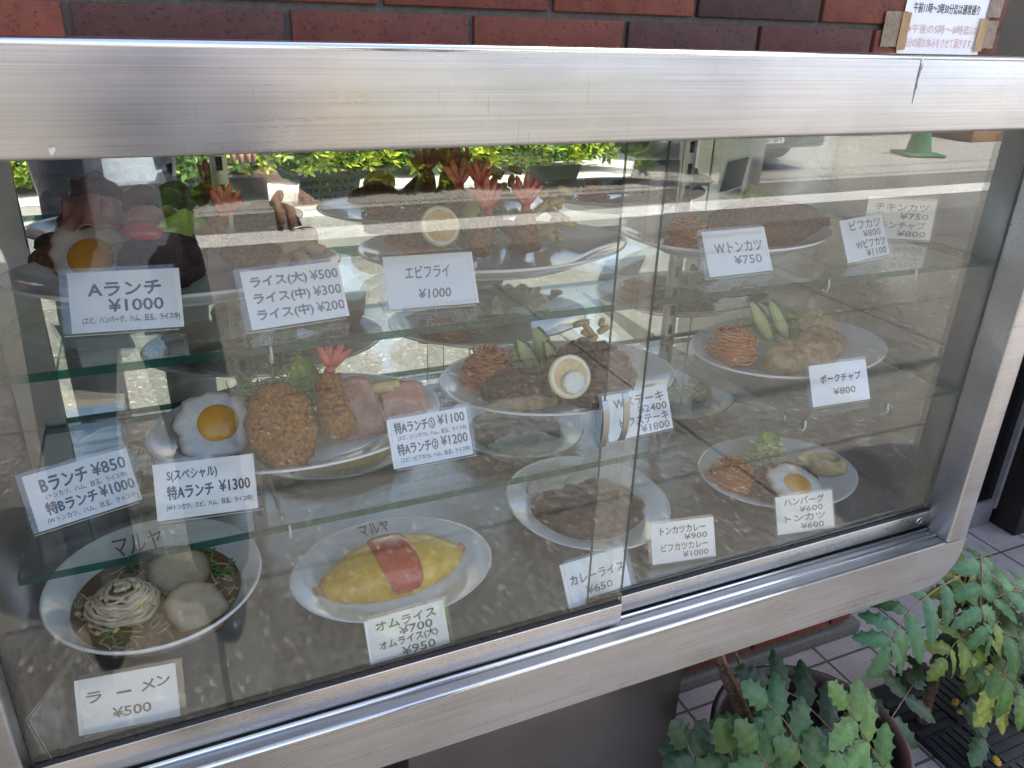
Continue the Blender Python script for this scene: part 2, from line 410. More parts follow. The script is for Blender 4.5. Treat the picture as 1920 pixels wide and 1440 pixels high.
PAL = [(0.215, 0.060, 0.035), (0.172, 0.048, 0.030), (0.130, 0.039, 0.027), (0.072, 0.036, 0.030), (0.084, 0.037, 0.030), (0.165, 0.052, 0.032)]
# course grid measured from the photograph: a joint at z 1.408, courses 0.0715 apart, bricks 0.232 + joint
cz = 1.408; H = 0.0715; L = 0.2415
for row in range(-20, 16):
    z0 = cz + row * H + 0.0045; z1 = cz + (row + 1) * H - 0.0045
    if z0 < 0.03: continue
    off = 0.06 if row % 2 == 0 else -0.0585
    k = -16
    while True:
        x0 = k * L + off + 0.0045; x1 = (k + 1) * L + off - 0.0045; k += 1
        if x0 > 1.44: break
        if x1 > 1.45: x1 = 1.456
        c = PAL[rnd.choice([0, 1, 1, 2, 3, 4, 5, 0])]
        if row == -1:      # the course in view, in its own colours
            c = {0: PAL[4], 1: PAL[2], 2: PAL[1], 3: PAL[4], 4: (0.105, 0.036, 0.027), -1: PAL[0], 5: PAL[0]}.get(k - 1, c)
        if row == 0:
            c = {0: PAL[0], 1: PAL[1], 2: PAL[0], 3: PAL[3], 4: PAL[1], 5: PAL[2]}.get(k - 1, c)
        g = rnd.uniform(0.88, 1.1); mb.c = tuple(q * g for q in c)
        mb.box(x0, x1, WY - 0.005, WY + 0.02, z0, z1, M['brick'], 0.0022)
    mb.c = (1, 1, 1)
mb.build('brick_wall', bld)
mb = MB(); mb.box(-1, 1.50, 0.375, 0.50, 0.0, 0.035, M['mortar'], 0.006); mb.build('mortar_skirting', bld)
M['render'] = soft('beige_render', (0.42, 0.37, 0.30), (0.5, 0.45, 0.37), 20, 0.8, 0.002, 80)
M['roofing'] = soft('grey_roofing', (0.12, 0.12, 0.13), (0.18, 0.18, 0.19), 20, 0.7)
mb = MB(); mb.box(-9, -4, WY, 6.5, 0, 2.62, M['render']); mb.box(-4, 1.45, 0.62, 6.5, 0, 2.62, M['render']); mb.box(2.75, 10, WY, 6.5, 0, 2.62, M['render'])
mb.box(1.45, 2.75, 1.2, 6.5, 0, 2.62, M['render']); mb.box(1.455, 2.745, 0.39, 1.19, 2.15, 2.61, M['render'])
mb.build('wall', bld)
mb = MB(); mb.box(-9.02, 10.02, WY - 0.03, 6.5, 2.624, 2.74, M['roofing']); mb.build('roof', bld)
mb = MB(); mb.M = Matrix.Translation((3.32, 0.35, 2.56)); vs = [(-.36, 0, 0), (.36, 0, 0)] + [(.36 * math.cos(q), -.30 - .17 * math.sin(q), 0) for q in [k * math.pi / 12 for k in range(13)]]  # unseen slab added to throw a rounded shadow on the paving
vs = vs + [(v[0], v[1], .05) for v in vs]; n_ = 15
mb.add(vs, [tuple(range(n_)), tuple(range(2 * n_ - 1, n_ - 1, -1))] + [(i, (i + 1) % n_, (i + 1) % n_ + n_, i + n_) for i in range(n_)], M['roofing'], False); mb.build('added_shadow_slab', bld)
M['darkwood'] = soft('black_brown_wood', (0.010, 0.007, 0.006), (0.02, 0.013, 0.011), 30, 0.45)
mt, n, b = newmat('dark_door_glass'); b.inputs['Base Color'].default_value = (0.004, 0.004, 0.005, 1); b.inputs['Roughness'].default_value = 0.25; M['doorglass'] = mt
M['alu'] = soft('grey_aluminium', (0.20, 0.20, 0.21), (0.26, 0.26, 0.27), 30, 0.4)
mb = MB(); mb.box(1.46, 2.262, 0.61, 0.64, 0.09, 2.1, M['doorglass']); d = mb.build('entrance_door', bld)
mb = MB(); mb.box(2.262, 2.276, 0.595, 0.64, 0.06, 2.1, M['alu']); mb.build('door_trim', bld)
mb = MB(); mb.box(1.462, 2.27, 0.60, 0.66, 0.0, 0.085, M['roofing'], 0.004); mb.build('threshold', bld)
mb = MB(); mb.box(2.28, 2.74, 0.52, 0.7, 0.0, 2.1, M['darkwood'], 0.006); mb.build('door_jamb', bld)
mb = MB(); mb.box(1.47, 2.5, 0.44, 0.60, 1.52, 1.86, M['darkwood'], 0.03); mb.build('door_hood', bld)

# ------------------------------------------------------------------ writing
def text_into(mb, body, box, mt, weight=0.0, y=0.0, shear=0.0, flip=False):
    """letters filling box=(x0,x1,z0,z1) on the local plane y"""
    c = bpy.data.curves.new('t', 'FONT'); c.body = body; c.resolution_u = 2; c.shear = shear
    o = bpy.data.objects.new('t', c); COL.objects.link(o)
    dg = bpy.context.evaluated_depsgraph_get(); dg.update()
    me = bpy.data.meshes.new_from_object(o.evaluated_get(dg))
    xs = [v.co.x for v in me.vertices]; ys = [v.co.y for v in me.vertices]
    x0, x1, y0, y1 = min(xs), max(xs), min(ys), max(ys)
    X0, X1, Z0, Z1 = box
    vs = []
    for v in me.vertices:
        fx = (v.co.x - x0) / (x1 - x0); fz = (v.co.y - y0) / (y1 - y0)
        if flip: fx = 1 - fx
        vs.append((X0 + fx * (X1 - X0), y, Z0 + fz * (Z1 - Z0)))
    fs_ = [list(p.vertices) for p in me.polygons]
    mb.add(vs, fs_, mt, False)
    st = weight * 0.0003                     # heavier strokes: the same letters laid again a hair apart
    for q, (dx, dz) in enumerate(((st, 0), (-st, 0), (0, st), (0, -st)) if weight > 0 else ()):
        e_ = (q + 1) * 2e-5 * (-1 if not flip else 1)
        mb.add([(v[0] + dx, v[1] + e_, v[2] + dz) for v in vs], fs_, mt, False)
    bpy.data.objects.remove(o); bpy.data.curves.remove(c); bpy.data.meshes.remove(me)

# ------------------------------------------------------------------ the display case
zU, zM, zF = 1.105, 0.903, 0.678          # tops of the two glass shelves and of the floor
MY = 0.365                                # mirror
FY = -0.027                               # front face of the steel frame
case = thing('display_case', 'brushed steel food display case with sliding glass doors standing on a steel pedestal', 'display case', (0.48, 0.18, 0))
def part(name, fn, parent=case, uv=True):
    mb = MB(); fn(mb); return mb.build(name, parent, uv)
def f(mb):
    mb.box(-0.262, 1.172, FY, -0.006, 1.2945, 1.3795, M['steel'], 0.0045)
    mb.box(-0.262, 1.172, -0.0055, 0.378, 1.362, 1.365, M['steel_dark'])
    mb.box(-0.255, 1.165, -0.0055, 0.0, 1.30, 1.3615, M['steel_dark'])
tb = part('top_beam', f)
def f(mb): mb.tube([(-0.262, FY + 0.0042, 1.3752), (1.172, FY + 0.0042, 1.3752)], 0.0046, M['trim'], 14)  # polished tube added along the top edge as its bright highlight line
part('beam_edge', f, tb)
def f(mb):
    mb.box(1.128, 1.146, -0.0052, 0.372, 1.2950, 1.3615, M['steel'])
part('side_panel', f)
def f(mb): mb.box(-0.262, -0.245, -0.0052, 0.372, 1.2950, 1.3615, M['steel'])
part('side_panel', f)
def f(mb):
    r = 0.068; xr, zb, zt = 1.1455, 0.5645, 0.648
    pts = [(-0.262, zb), (xr - r, zb)]
    for k in range(1, 12):
        q = -math.pi / 2 + k / 12 * math.pi / 2
        pts.append((xr - r + r * math.cos(q), zb + r + r * math.sin(q)))
    pts += [(xr, zt), (-0.262, zt)]
    mb.poly(pts, FY, 0.372, M['steel'])
bb = part('bottom_beam', f)
def f(mb):      # rounded bright nose along the upper edge of the bottom beam
    mb.tube([(-0.262, FY + 0.0035, 0.6475), (1.098, FY + 0.0035, 0.6475)], 0.0036, M['trim'], 12)
part('beam_edge', f, bb)
def f(mb):
    mb.box(1.1005, 1.1455, FY, 0.372, 0.6485, 1.2945, M['steel'], 0.003)
part('frame_post', f)
def f(mb):
    mb.box(-0.262, -0.1935, FY, 0.372, 0.6485, 1.2945, M['steel'], 0.003)
part('frame_post', f)
def f(mb):      # tracks
    mb.box(-0.193, 1.1, -0.0215, 0.06, 0.6485, 0.650, M['steel_dark'])
    mb.tube([(-0.193, -0.0055, 0.6525), (1.0985, -0.0055, 0.6525)], 0.0035, M['trim'], 10)
    mb.tube([(-0.193, 0.0125, 0.6525), (1.0985, 0.0125, 0.6525)], 0.0025, M['trim'], 10)
part('door_track', f)
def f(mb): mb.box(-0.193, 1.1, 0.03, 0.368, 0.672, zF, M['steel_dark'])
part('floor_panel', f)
def f(mb): mb.box(-0.1425, 1.1, MY, MY + 0.004, zF, 1.358, M['mirror'])
part('mirror', f)
def f(mb): mb.box(-0.193, -0.1430, MY - 0.008, MY + 0.006, zF, 1.358, M['steel_in'])
part('corner_strip', f)
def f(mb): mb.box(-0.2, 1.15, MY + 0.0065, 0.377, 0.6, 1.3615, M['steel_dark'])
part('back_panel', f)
def f(mb): mb.box(-0.1, 1.09, 0.10, 0.30, 1.350, 1.356, M['steel_in'])
part('ceiling_panel', f)
def standard(x):
    def f(mb):
        mb.box(x - 0.010, x + 0.010, MY - 0.007, MY - 0.0005, zF + 0.001, 1.358, M['steel_in'], 0.001)
        k = 0
        while zF + 0.03 + k * 0.034 < 1.35:
            z = zF + 0.03 + k * 0.034; k += 1
            mb.box(x - 0.004, x + 0.004, MY - 0.0078, MY - 0.0069, z, z + 0.017, M['rubber'])
    return f
for x in (0.082, 0.790): part('shelf_standard', standard(x))
def bracket(x, z):
    def f(mb):
        mb.poly([(0, 0)], 0, 0, M['steel_in']) if False else None
        for dx in (-0.0016, 0.0016):
            pts = [(0.06, z - 0.0095), (0.356, z - 0.0095), (0.356, z - 0.05), (0.33, z - 0.045), (0.06, z - 0.017)]
            n_ = len(pts)
            vs = [(x - 0.0013, p[0], p[1]) for p in pts] + [(x + 0.0013, p[0], p[1]) for p in pts]
            fs = [tuple(range(n_)), tuple(range(2 * n_ - 1, n_ - 1, -1))] + [(i, i + n_, (i + 1) % n_ + n_, (i + 1) % n_) for i in range(n_)]
            mb.add(vs, fs, M['steel_in'], False); break
    return f
def glass_sheet(mb, x0, x1, y0, y1, z0, z1, face, edge, thin):
    """a sheet: two broad faces in glass, the four narrow ones in edge colour; thin = its short axis"""
    vs = [(x, y, z) for x in (x0, x1) for y in (y0, y1) for z in (z0, z1)]
    fs = {'x': [(0, 1, 3, 2), (4, 6, 7, 5)], 'y': [(0, 4, 5, 1), (2, 3, 7, 6)], 'z': [(0, 2, 6, 4), (1, 5, 7, 3)]}
    i = mb.mat(face); j = mb.mat(edge); o = len(mb.v)
    for p in vs: mb.v.append(mb.M @ Vector(p)); mb.col.append((1, 1, 1))
    for ax, ff in fs.items():
        for q in ff: mb.f.append([o + k for k in q]); mb.mi.append(i if ax == thin else j); mb.sm.append(False)
for (z, x0, y0) in ((zU, -0.186, 0.035), (zM, -0.168, 0.027)):
    mb = MB(); glass_sheet(mb, x0, 1.092, y0, 0.352, z - 0.0085, z, M['shelfglass'], M['edge'], 'z')
    sh = mb.build('glass_shelf', case)
    for x in (0.085, 0.793, 0.95):
        mb = MB(); p = Vector((x, y0 + 0.002, z - 0.0085))
        mb.tube([p + Vector((0, -.004, 0.008)), p + Vector((0, -.006, -.002)), p + Vector((0, -.003, -.009)), p + Vector((0, .004, -.008))], 0.0014, M['acedge'], 6)
        mb.build('shelf_clip', sh)
for x in (0.082, 0.790):
    for z in (zU, zM): part('shelf_bracket', bracket(x, z))
# sliding doors
def door(x0, x1, y, zr):
    dr = bpy.data.objects.new('sliding_door', None); COL.objects.link(dr); dr.parent = case
    dr.matrix_parent_inverse = case.matrix_basis.inverted(); dr.location = ((x0 + x1) / 2, y, 0.65)
    mb = MB(); glass_sheet(mb, x0, x1, y + 0.003, y + 0.008, zr - 0.004, 1.345, M['pane'], M['paneedge'], 'y'); mb.build('glass_pane', dr)
    mb = MB(); mb.box(x0, x1, y - 0.001, y + 0.0125, 0.6562, zr, M['steel_rail'], 0.0012); mb.build('bottom_rail', dr, True)
    mb = MB(); mb.box(x0 + .001, x1 - .001, y + 0.0005, y + 0.003, zr, zr + 0.004, M['rubber']); mb.box(x0 + .001, x1 - .001, y + 0.008, y + 0.0115, zr, zr + 0.004, M['rubber']); mb.build('gasket', dr)
    return dr
dl = door(-0.193, 0.5025, 0.0, 0.689)
dr_ = door(0.462, 1.1, 0.018, 0.684)
mb = MB()
mb.lathe([(0.0035, 0.0), (0.0052, 0.0012), (0.0066, 0.0)], M['trim'], 20); mb.lathe([(0.0, 0.0003), (0.0036, 0.0003)], M['rubber'], 16)
for v in mb.v: v.xyz = Vector((1.082 + v.x, 0.0168 - v.z, 0.669 + v.y))
mb.build('lock_hole', dr_)
for (hx, z0, z1) in ((0.4485, 0.938, 1.0), (0.4755, 0.943, 1.006)):
    mb = MB(); nseg = 14; vs = []; fs = []
    for k in range(nseg + 1):
        t = k / nseg; z = z0 + (z1 - z0) * t; yy = -0.0005 - 0.0085 * max(0, math.sin(math.pi * t)) ** 0.6 + 0.0033
        for dx, dy in ((-0.0042, 0), (0.0042, 0), (0.0042, -0.0014), (-0.0042, -0.0014)): vs.append((hx + dx, yy + dy, z))
    for k in range(nseg):
        for q in range(4): fs.append((k * 4 + q, k * 4 + (q + 1) % 4, k * 4 + 4 + (q + 1) % 4, k * 4 + 4 + q))
    fs += [(0, 1, 2, 3), (nseg * 4 + 3, nseg * 4 + 2, nseg * 4 + 1, nseg * 4)]
    mb.add(vs, fs, M['steel_dark'], False); mb.build('pull_handle', dl, True)
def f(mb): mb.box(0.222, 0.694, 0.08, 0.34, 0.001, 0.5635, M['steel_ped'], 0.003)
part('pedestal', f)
# dents and scuffs on the top beam: a white scraped gouge and a paint fleck
M['scrape'] = soft('scraped_paint', (0.10, 0.09, 0.085), (0.85, 0.84, 0.84), 60, 0.6)
def gouge(pts, wd, mt, name):
    mb = MB(); vs = []; fs = []
    for i, (px, py, ww) in enumerate(pts):
        p = aty(px, py, FY - 0.0006); vs += [(p.x - ww, p.y, p.z), (p.x, p.y - 0.0005, p.z), (p.x + ww, p.y, p.z)]
    for i in range(len(pts) - 1):
        fs += [(i * 3, i * 3 + 1, i * 3 + 4, i * 3 + 3), (i * 3 + 1, i * 3 + 2, i * 3 + 5, i * 3 + 4)]
    mb.add(vs, fs, mt, True); mb.build(name, case)
gouge([(1731, 106, .0012), (1729, 122, .0018), (1725, 135, .0015), (1721, 150, .0007), (1718, 165, .0011), (1714, 185, .0010), (1712, 195, .0004)], 0, M['scrape'], 'scrape_mark')
M['fleck'] = soft('pale_fleck', (0.55, 0.5, 0.42), (0.75, 0.7, 0.62), 60, 0.7)
gouge([(92, 280, .0002), (96, 276, .0028), (98, 283, .0022), (97, 291, .0006)], 0, M['fleck'], 'paint_fleck')

# ------------------------------------------------------------------ price cards
CW, CH = 0.102, 0.0605
A_, B_ = M['ink'], M['inkpale']
CARDS = [
 # centre of the foot, yaw, lean, paper shift to the right in m, ink, lines (text, x0, x1, y0, y1 of the card, bold), label
 ((-0.045, 0.112, zU), -7.2, 26, 0.006, A_, [('Aランチ', .17, .82, .20, .42, .02), ('¥1000', .34, .83, .48, .68, .012), ('(エビ、ハンバーグ、ハム、目玉、ライス中)', .10, .97, .75, .88, 0)],
  'white price card reading Aランチ ¥1000 on the upper shelf'),
 ((0.119, 0.077, zU), 7.0, 28, 0.005, B_, [('ライス(大)', .08, .64, .12, .33, .018), ('¥500', .68, .97, .13, .30, .008), ('ライス(中)', .08, .64, .40, .61, .018), ('¥300', .68, .97, .41, .58, .008), ('ライス(中)', .08, .64, .68, .89, .018), ('¥200', .68, .97, .69, .86, .008)],
  'white price card listing three rice sizes ライス on the upper shelf'),
 ((0.265, 0.084, zU), -4.5, 32, 0.005, B_, [('エビフライ', .22, .72, .22, .46, .006), ('¥1000', .34, .70, .66, .84, .008)],
  'handwritten price card reading エビフライ ¥1000 in front of the prawn platter'),
 ((0.682, 0.079, zU), 0.9, 30, 0.006, B_, [('Wトンカツ', .15, .90, .28, .52, .012), ('¥750', .42, .86, .60, .79, .006)],
  'white price card reading Wトンカツ ¥750 on the upper shelf'),
 ((0.913, 0.084, zU), 11.1, 26, 0.002, B_, [('ビフカツ', .20, .92, .08, .29, .01), ('¥800', .47, .88, .33, .49, .006), ('Wビフカツ', .26, .95, .54, .74, .01), ('¥1100', .46, .93, .78, .94, .006)],
  'white price card reading ビフカツ ¥800 on the upper shelf near the right end'),
 ((1.048, 0.160, zU), -28.0, 8, 0.0, B_, [('チキンカツ', .12, .90, .12, .30, .01), ('¥750', .50, .92, .35, .50, .006), ('チキンチャプ', .08, .90, .56, .75, .01), ('¥800', .50, .92, .79, .93, .006)],
  'grey price card reading チキンカツ ¥750 farthest right on the upper shelf'),
 ((-0.109, 0.111, zM), 16.6, 32, 0.004, A_, [('Bランチ', .13, .57, .13, .38, .02), ('¥850', .62, .95, .13, .35, .01), ('(トンカツ、ハム、目玉、ライス中)', .15, .93, .41, .53, 0), ('特Bランチ', .12, .60, .56, .78, .02), ('¥1000', .63, .97, .55, .75, .01), ('(Wトンカツ、ハム、目玉、ライス中)', .10, .97, .82, .94, 0)],
  'tilted price card reading Bランチ ¥850 and 特Bランチ ¥1000 at the left of the middle shelf'),
 ((0.013, 0.069, zM), -6.3, 28, -0.005, A_, [('S(スペシャル)', .13, .62, .15, .36, .008), ('特Aランチ', .12, .57, .42, .66, .018), ('¥1300', .63, .94, .42, .62, .01), ('(Wトンカツ、エビ、ハム、目玉、ライス中)', .10, .95, .74, .86, 0)],
  'white price card reading S スペシャル 特Aランチ ¥1300 in front of the mixed platter'),
 ((0.274, 0.092, zM), 0.9, 26, -0.004, A_, [('特Aランチ①', .08, .58, .10, .33, .016), ('¥1100', .62, .96, .09, .29, .01), ('(エビ、(トンカツ)、ハム、目玉、ライス中)', .10, .97, .37, .48, 0), ('特Aランチ②', .08, .58, .53, .76, .016), ('¥1200', .62, .96, .52, .72, .01), ('(エビ、(ビフカツ)、ハム、目玉、ライス中)', .10, .97, .81, .92, 0)],
  'white price card listing 特Aランチ ① ¥1100 and ② ¥1200 on the middle shelf'),
 ((0.545, 0.062, zM), 2.6, 26, 0.003, B_, [('Wステーキ', .15, .92, .12, .34, .01), ('¥2400', .50, .95, .37, .53, .006), ('ビフステーキ', .20, .95, .57, .77, .01), ('¥1800', .50, .95, .79, .95, .006)],
  'white price card reading Wステーキ ¥2400 behind the door handles'),
 ((0.875, 0.044, zM), -4.2, 26, 0.003, A_, [('ポークチャプ', .17, .88, .28, .48, .012), ('¥800', .37, .76, .62, .78, .004)],
  'white price card reading ポークチャプ ¥800 at the right of the middle shelf'),
 ((-0.097, 0.031, zF), -6.3, 26, -0.006, A_, [('ラ', .10, .25, .27, .46, .012), ('ー', .40, .54, .35, .38, .012), ('メ', .64, .78, .22, .42, .012), ('ン', .80, .93, .20, .38, .012), ('¥500', .34, .72, .62, .80, .006)],
  'white price card reading ラーメン ¥500 in front of the noodle bowl'),
 ((0.217, 0.017, zF), 1.9, 24, -0.004, A_, [('オムライス', .13, .88, .11, .29, .012), ('¥700', .40, .82, .32, .49, .008), ('オムライス(大)', .14, .87, .51, .71, .010), ('¥950', .40, .82, .74, .91, .008)],
  'white price card reading オムライス ¥700 in front of the omelette'),
 ((0.492, 0.027, zF), 3.2, 32, -0.006, A_, [('カレーライス', .10, .95, .32, .53, .01), ('¥650', .31, .72, .64, .81, .006)],
  'white price card reading カレーライス ¥650 seen through both door panes'),
 ((0.640, 0.057, zF), -9.1, 24, 0.004, A_, [('トンカツカレー', .15, .86, .13, .31, .012), ('¥900', .52, .88, .35, .49, .006), ('ビフカツカレー', .15, .88, .54, .72, .012), ('¥1000', .48, .88, .77, .91, .006)],
  'white price card reading トンカツカレー ¥900 in front of the curry plate'),
 ((0.868, 0.049, zF), -8.9, 24, 0.0, A_, [('ハンバーグ', .15, .85, .08, .28, .01), ('¥600', .41, .82, .33, .48, .006), ('トンカツ', .15, .85, .53, .71, .01), ('¥600', .41, .82, .77, .92, .006)],
  'white price card reading ハンバーグ ¥600 in front of the hamburger plate'),
]
def holder_mesh(mb, lean, foot=0.036):
    """clear L-shaped stand: two upright sheets folded over a foot running back"""
    a = math.radians(lean); u = Vector((0, math.sin(a), math.cos(a))); nn = Vector((0, -math.cos(a), math.sin(a)))
    t = 0.0012
    def slab(p0, p1, th, nrm):
        vs = []
        for x in (-CW / 2 - .001, CW / 2 + .001):
            for q in (p0, p1):
                for s_ in (0, th):
                    w_ = q + nrm * s_; vs.append((x, w_.y, w_.z))
        fs = [(0, 1, 3, 2), (4, 6, 7, 5), (0, 4, 5, 1), (2, 3, 7, 6)]
        o = len(mb.v); i = mb.mat(M['acryl']); j = mb.mat(M['acedge'])
        for p in vs: mb.v.append(mb.M @ Vector(p)); mb.col.append((1, 1, 1))
        for q, mm in ((fs[0], j), (fs[1], j), (fs[2], j), (fs[3], j), ((0, 2, 6, 4), i), ((1, 5, 7, 3), i)):
            mb.f.append([o + k for k in q]); mb.mi.append(mm); mb.sm.append(False)
    o0 = Vector((0, 0, 0.0035))
    slab(o0 + nn * 0.0016, o0 + nn * 0.0016 + u * (CH + .003), t, nn)
    slab(o0 - nn * 0.0028, o0 - nn * 0.0028 + u * (CH + .003), t, nn)
    slab(Vector((0, -0.0012, 0.0012)), Vector((0, foot, 0.0012)), t, Vector((0, 0, 1)))
    slab(Vector((0, foot, 0.0026)), Vector((0, 0.012, 0.030)), t, Vector((0, .7, .7)).normalized()) if False else None
for (pos, yaw, lean, sh, ink, lines, label) in CARDS:
    t = thing('price_card', label, 'price card', pos, 'price cards standing in the display case')
    Mx = Matrix.Translation(pos) @ Matrix.Rotation(rad(yaw), 4, 'Z')
    a = rad(lean)
    Ml = Mx @ Matrix.Translation((0, 0, 0.0038)) @ Matrix.Rotation(-a, 4, 'X')
    mb = MB(); mb.M = Ml; y_ = rnd.uniform(0, 1) ** 2; mb.c = (1 - .02 * y_, 1 - .04 * y_, 1 - .13 * y_)
    s1 = CW / 2
    mb.box(-s1 + sh, s1 + sh, 0.0, 0.0007, 0, CH - .001, M['paper'])
    for (txt, x0, x1, y0, y1, bold) in lines:
        text_into(mb, txt, (-s1 + sh + x0 * CW, -s1 + sh + x1 * CW, CH * (1 - y1), CH * (1 - y0)), ink, bold * 70 + 0.35, -0.00025, 0.12 if 'エビフライ' in label and ink is B_ else 0)
    if 'エビフライ ¥1000' in label:      # an old rice card turned round: its print faces the mirror
        for (txt, x0, x1, y0, y1, bold) in CARDS[1][5]:
            text_into(mb, txt, (s1 + sh - x1 * CW, s1 + sh - x0 * CW, CH * (1 - y1), CH * (1 - y0)), A_, bold * 40, 0.00095, 0, True)
    mb.build('card', t)
    mb = MB(); mb.M = Mx; holder_mesh(mb, lean); mb.build('acrylic_stand', t)
# an empty stand lying at the left end of the floor
p = Vector((-0.155, 0.055, zF))
t = thing('acrylic_stand', 'empty clear acrylic card stand lying at the left end of the case floor', 'card stand', p)
mb = MB(); mb.M = Matrix.Translation(p + Vector((0, 0, 0.001))) @ Matrix.Rotation(rad(64), 4, 'Z') @ Matrix.Rotation(rad(18), 4, 'X'); holder_mesh(mb, 30, 0.045)
zmin = min(v.z for v in mb.v)
for v in mb.v: v.z += zF + 0.0006 - zmin
mb.build('stand_sheet', t)
# ------------------------------------------------------------------ plastic food on plates
def nz3(x, y, z): return noise.noise(Vector((x, y, z)))
def TM(p, yaw=0, tilt=0, roll=0):
    return Matrix.Translation(p) @ Matrix.Rotation(rad(yaw), 4, 'Z') @ Matrix.Rotation(rad(tilt), 4, 'X') @ Matrix.Rotation(rad(roll), 4, 'Y')
ADJ = [1.0, 0.0]
def follow(mb):
    k, dy = ADJ
    for v in mb.v: v.xyz = CAM + (v - CAM) * k + Vector((0, dy, 0))
def fin(mb, name, parent, rest=True):
    ADJ[0], ADJ[1] = 1.0, 0.0
    if rest and parent.get('category'):            # nothing sinks into its plate or through the mirror
        zt = parent.location.z + 0.0068; zm = min(v.z for v in mb.v)
        if zm < zt - 0.002: ADJ[0] = (CAM.z - zt) / (CAM.z - zm)
        ym = max((CAM + (v - CAM) * ADJ[0]).y for v in mb.v)
        if ym > 0.350: ADJ[1] = 0.350 - ym
        follow(mb)
    return mb.build(name, parent)
def slab(parent, name, mt, Mx, a, b, h, seed=0, edge=0.05, lump=0.15, crumb=0.0, p=2.6, nr=16, na=56, edgecol=None, mid=(1, 1, 1), ef=3.0, rim=.78):
    """irregular rounded patty / cutlet / omelette lying on its local xy plane"""
    mb = MB(); mb.M = Mx; vs = []; fs = []; cc = []
    for i in range(nr + 1):
        t = i / nr
        for k in range(na):
            q = 2 * math.pi * k / na
            e = 1 + edge * nz3(math.cos(q) * ef, math.sin(q) * ef, seed) + edge * 0.5 * nz3(math.cos(q) * 8, math.sin(q) * 8, seed + 5)
            x = a * t * e * math.cos(q); y = b * t * e * math.sin(q)
            z = h * (max(0, 1 - t ** p)) ** (1 / p) * (1 + lump * nz3(x * 60, y * 60, seed + 2))
            d = crumb * nz3(x * 420, y * 420, seed + 9) + crumb * .6 * nz3(x * 900, y * 900, z * 900)
            vs.append((x * (1 + d / max(a, 1e-6) * t), y * (1 + d / max(b, 1e-6) * t), z + d)); 
            u = max(0.0, (t - rim) / (1 - rim)) ** 1.5
            g = 1 + 0.12 * nz3(x * 90, y * 90, seed + 4)
            cc.append(tuple((m_ * (1 - u) + (edgecol[j] if edgecol else m_) * u) * g for j, m_ in enumerate(mid)))
    for i in range(nr):
        for k in range(na): fs.append((i * na + k, i * na + (k + 1) % na, (i + 1) * na + (k + 1) % na, (i + 1) * na + k))
    fs.append(tuple(nr * na + k for k in range(na)))
    mb.add(vs, fs, mt, True, cc)
    return fin(mb, name, parent)
def egg(parent, Mx, r, yr, yo=(0, 0), seed=1, sx=1.0):
    o = slab(parent, 'fried_egg', M['eggwhite'], Mx, r * sx, r, 0.0065, seed, 0.13, 0.35, 0.0008, 3.2, 20, 84, (0.62, 0.34, 0.13), (1, 1, 1), 2.2)
    mb = MB(); mb.M = Mx @ Matrix.Translation((yo[0], yo[1], 0.0055))
    prof = [(math.sin(q), math.cos(q)) for q in [k / 10 * math.pi / 2 for k in range(11)]]
    mb.lathe([(p[0] * yr, p[1] * yr * 0.34) for p in prof], M['yolk'], 40); follow(mb); y = mb.build('yolk', o)
    return o
def nest(parent, name, mt, p, a, b, h, n=46, r=0.0011, seed=0, col=(1, 1, 1), wild=0.55):
    """strands wound over a mound"""
    R_ = random.Random(seed); mb = MB(); p = Vector(p)
    for s in range(n):
        u = R_.random(); lev = R_.uniform(0.0, 1.0); ax = R_.uniform(-0.5, 0.5); ay = R_.uniform(-.5, .5)
        rr = math.sqrt(max(0, 1 - lev * lev)) * R_.uniform(0.75, 1.03); q0 = R_.uniform(0, 6.28); ln = R_.uniform(1.6, 4.2)
        pts = []; m_ = 12
        for k in range(m_):
            q = q0 + ln * k / (m_ - 1)
            x = a * rr * math.cos(q) + a * wild * .45 * nz3(s, k * .35, seed); y = b * rr * math.sin(q) + b * wild * .45 * nz3(s + 50, k * .35, seed)
            z = h * lev * R_.uniform(0.97, 1.03) + h * wild * .3 * nz3(s + 90, k * .4, seed) + (ax * x / a + ay * y / b) * h * wild + 0.0015
            pts.append(p + Vector((x, y, max(0.001, z))))
        g = R_.uniform(.82, 1.12); mb.c = tuple(c * g for c in col); mb.tube(pts, r * R_.uniform(.85, 1.15), mt, 5)
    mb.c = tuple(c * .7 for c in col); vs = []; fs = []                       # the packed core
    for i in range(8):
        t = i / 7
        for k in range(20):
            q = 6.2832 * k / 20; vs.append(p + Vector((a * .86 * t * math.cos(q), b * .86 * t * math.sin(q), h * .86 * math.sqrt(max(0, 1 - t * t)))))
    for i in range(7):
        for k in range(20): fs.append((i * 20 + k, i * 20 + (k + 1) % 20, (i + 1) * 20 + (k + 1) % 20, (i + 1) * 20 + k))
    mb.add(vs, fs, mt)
    return fin(mb, name, parent)
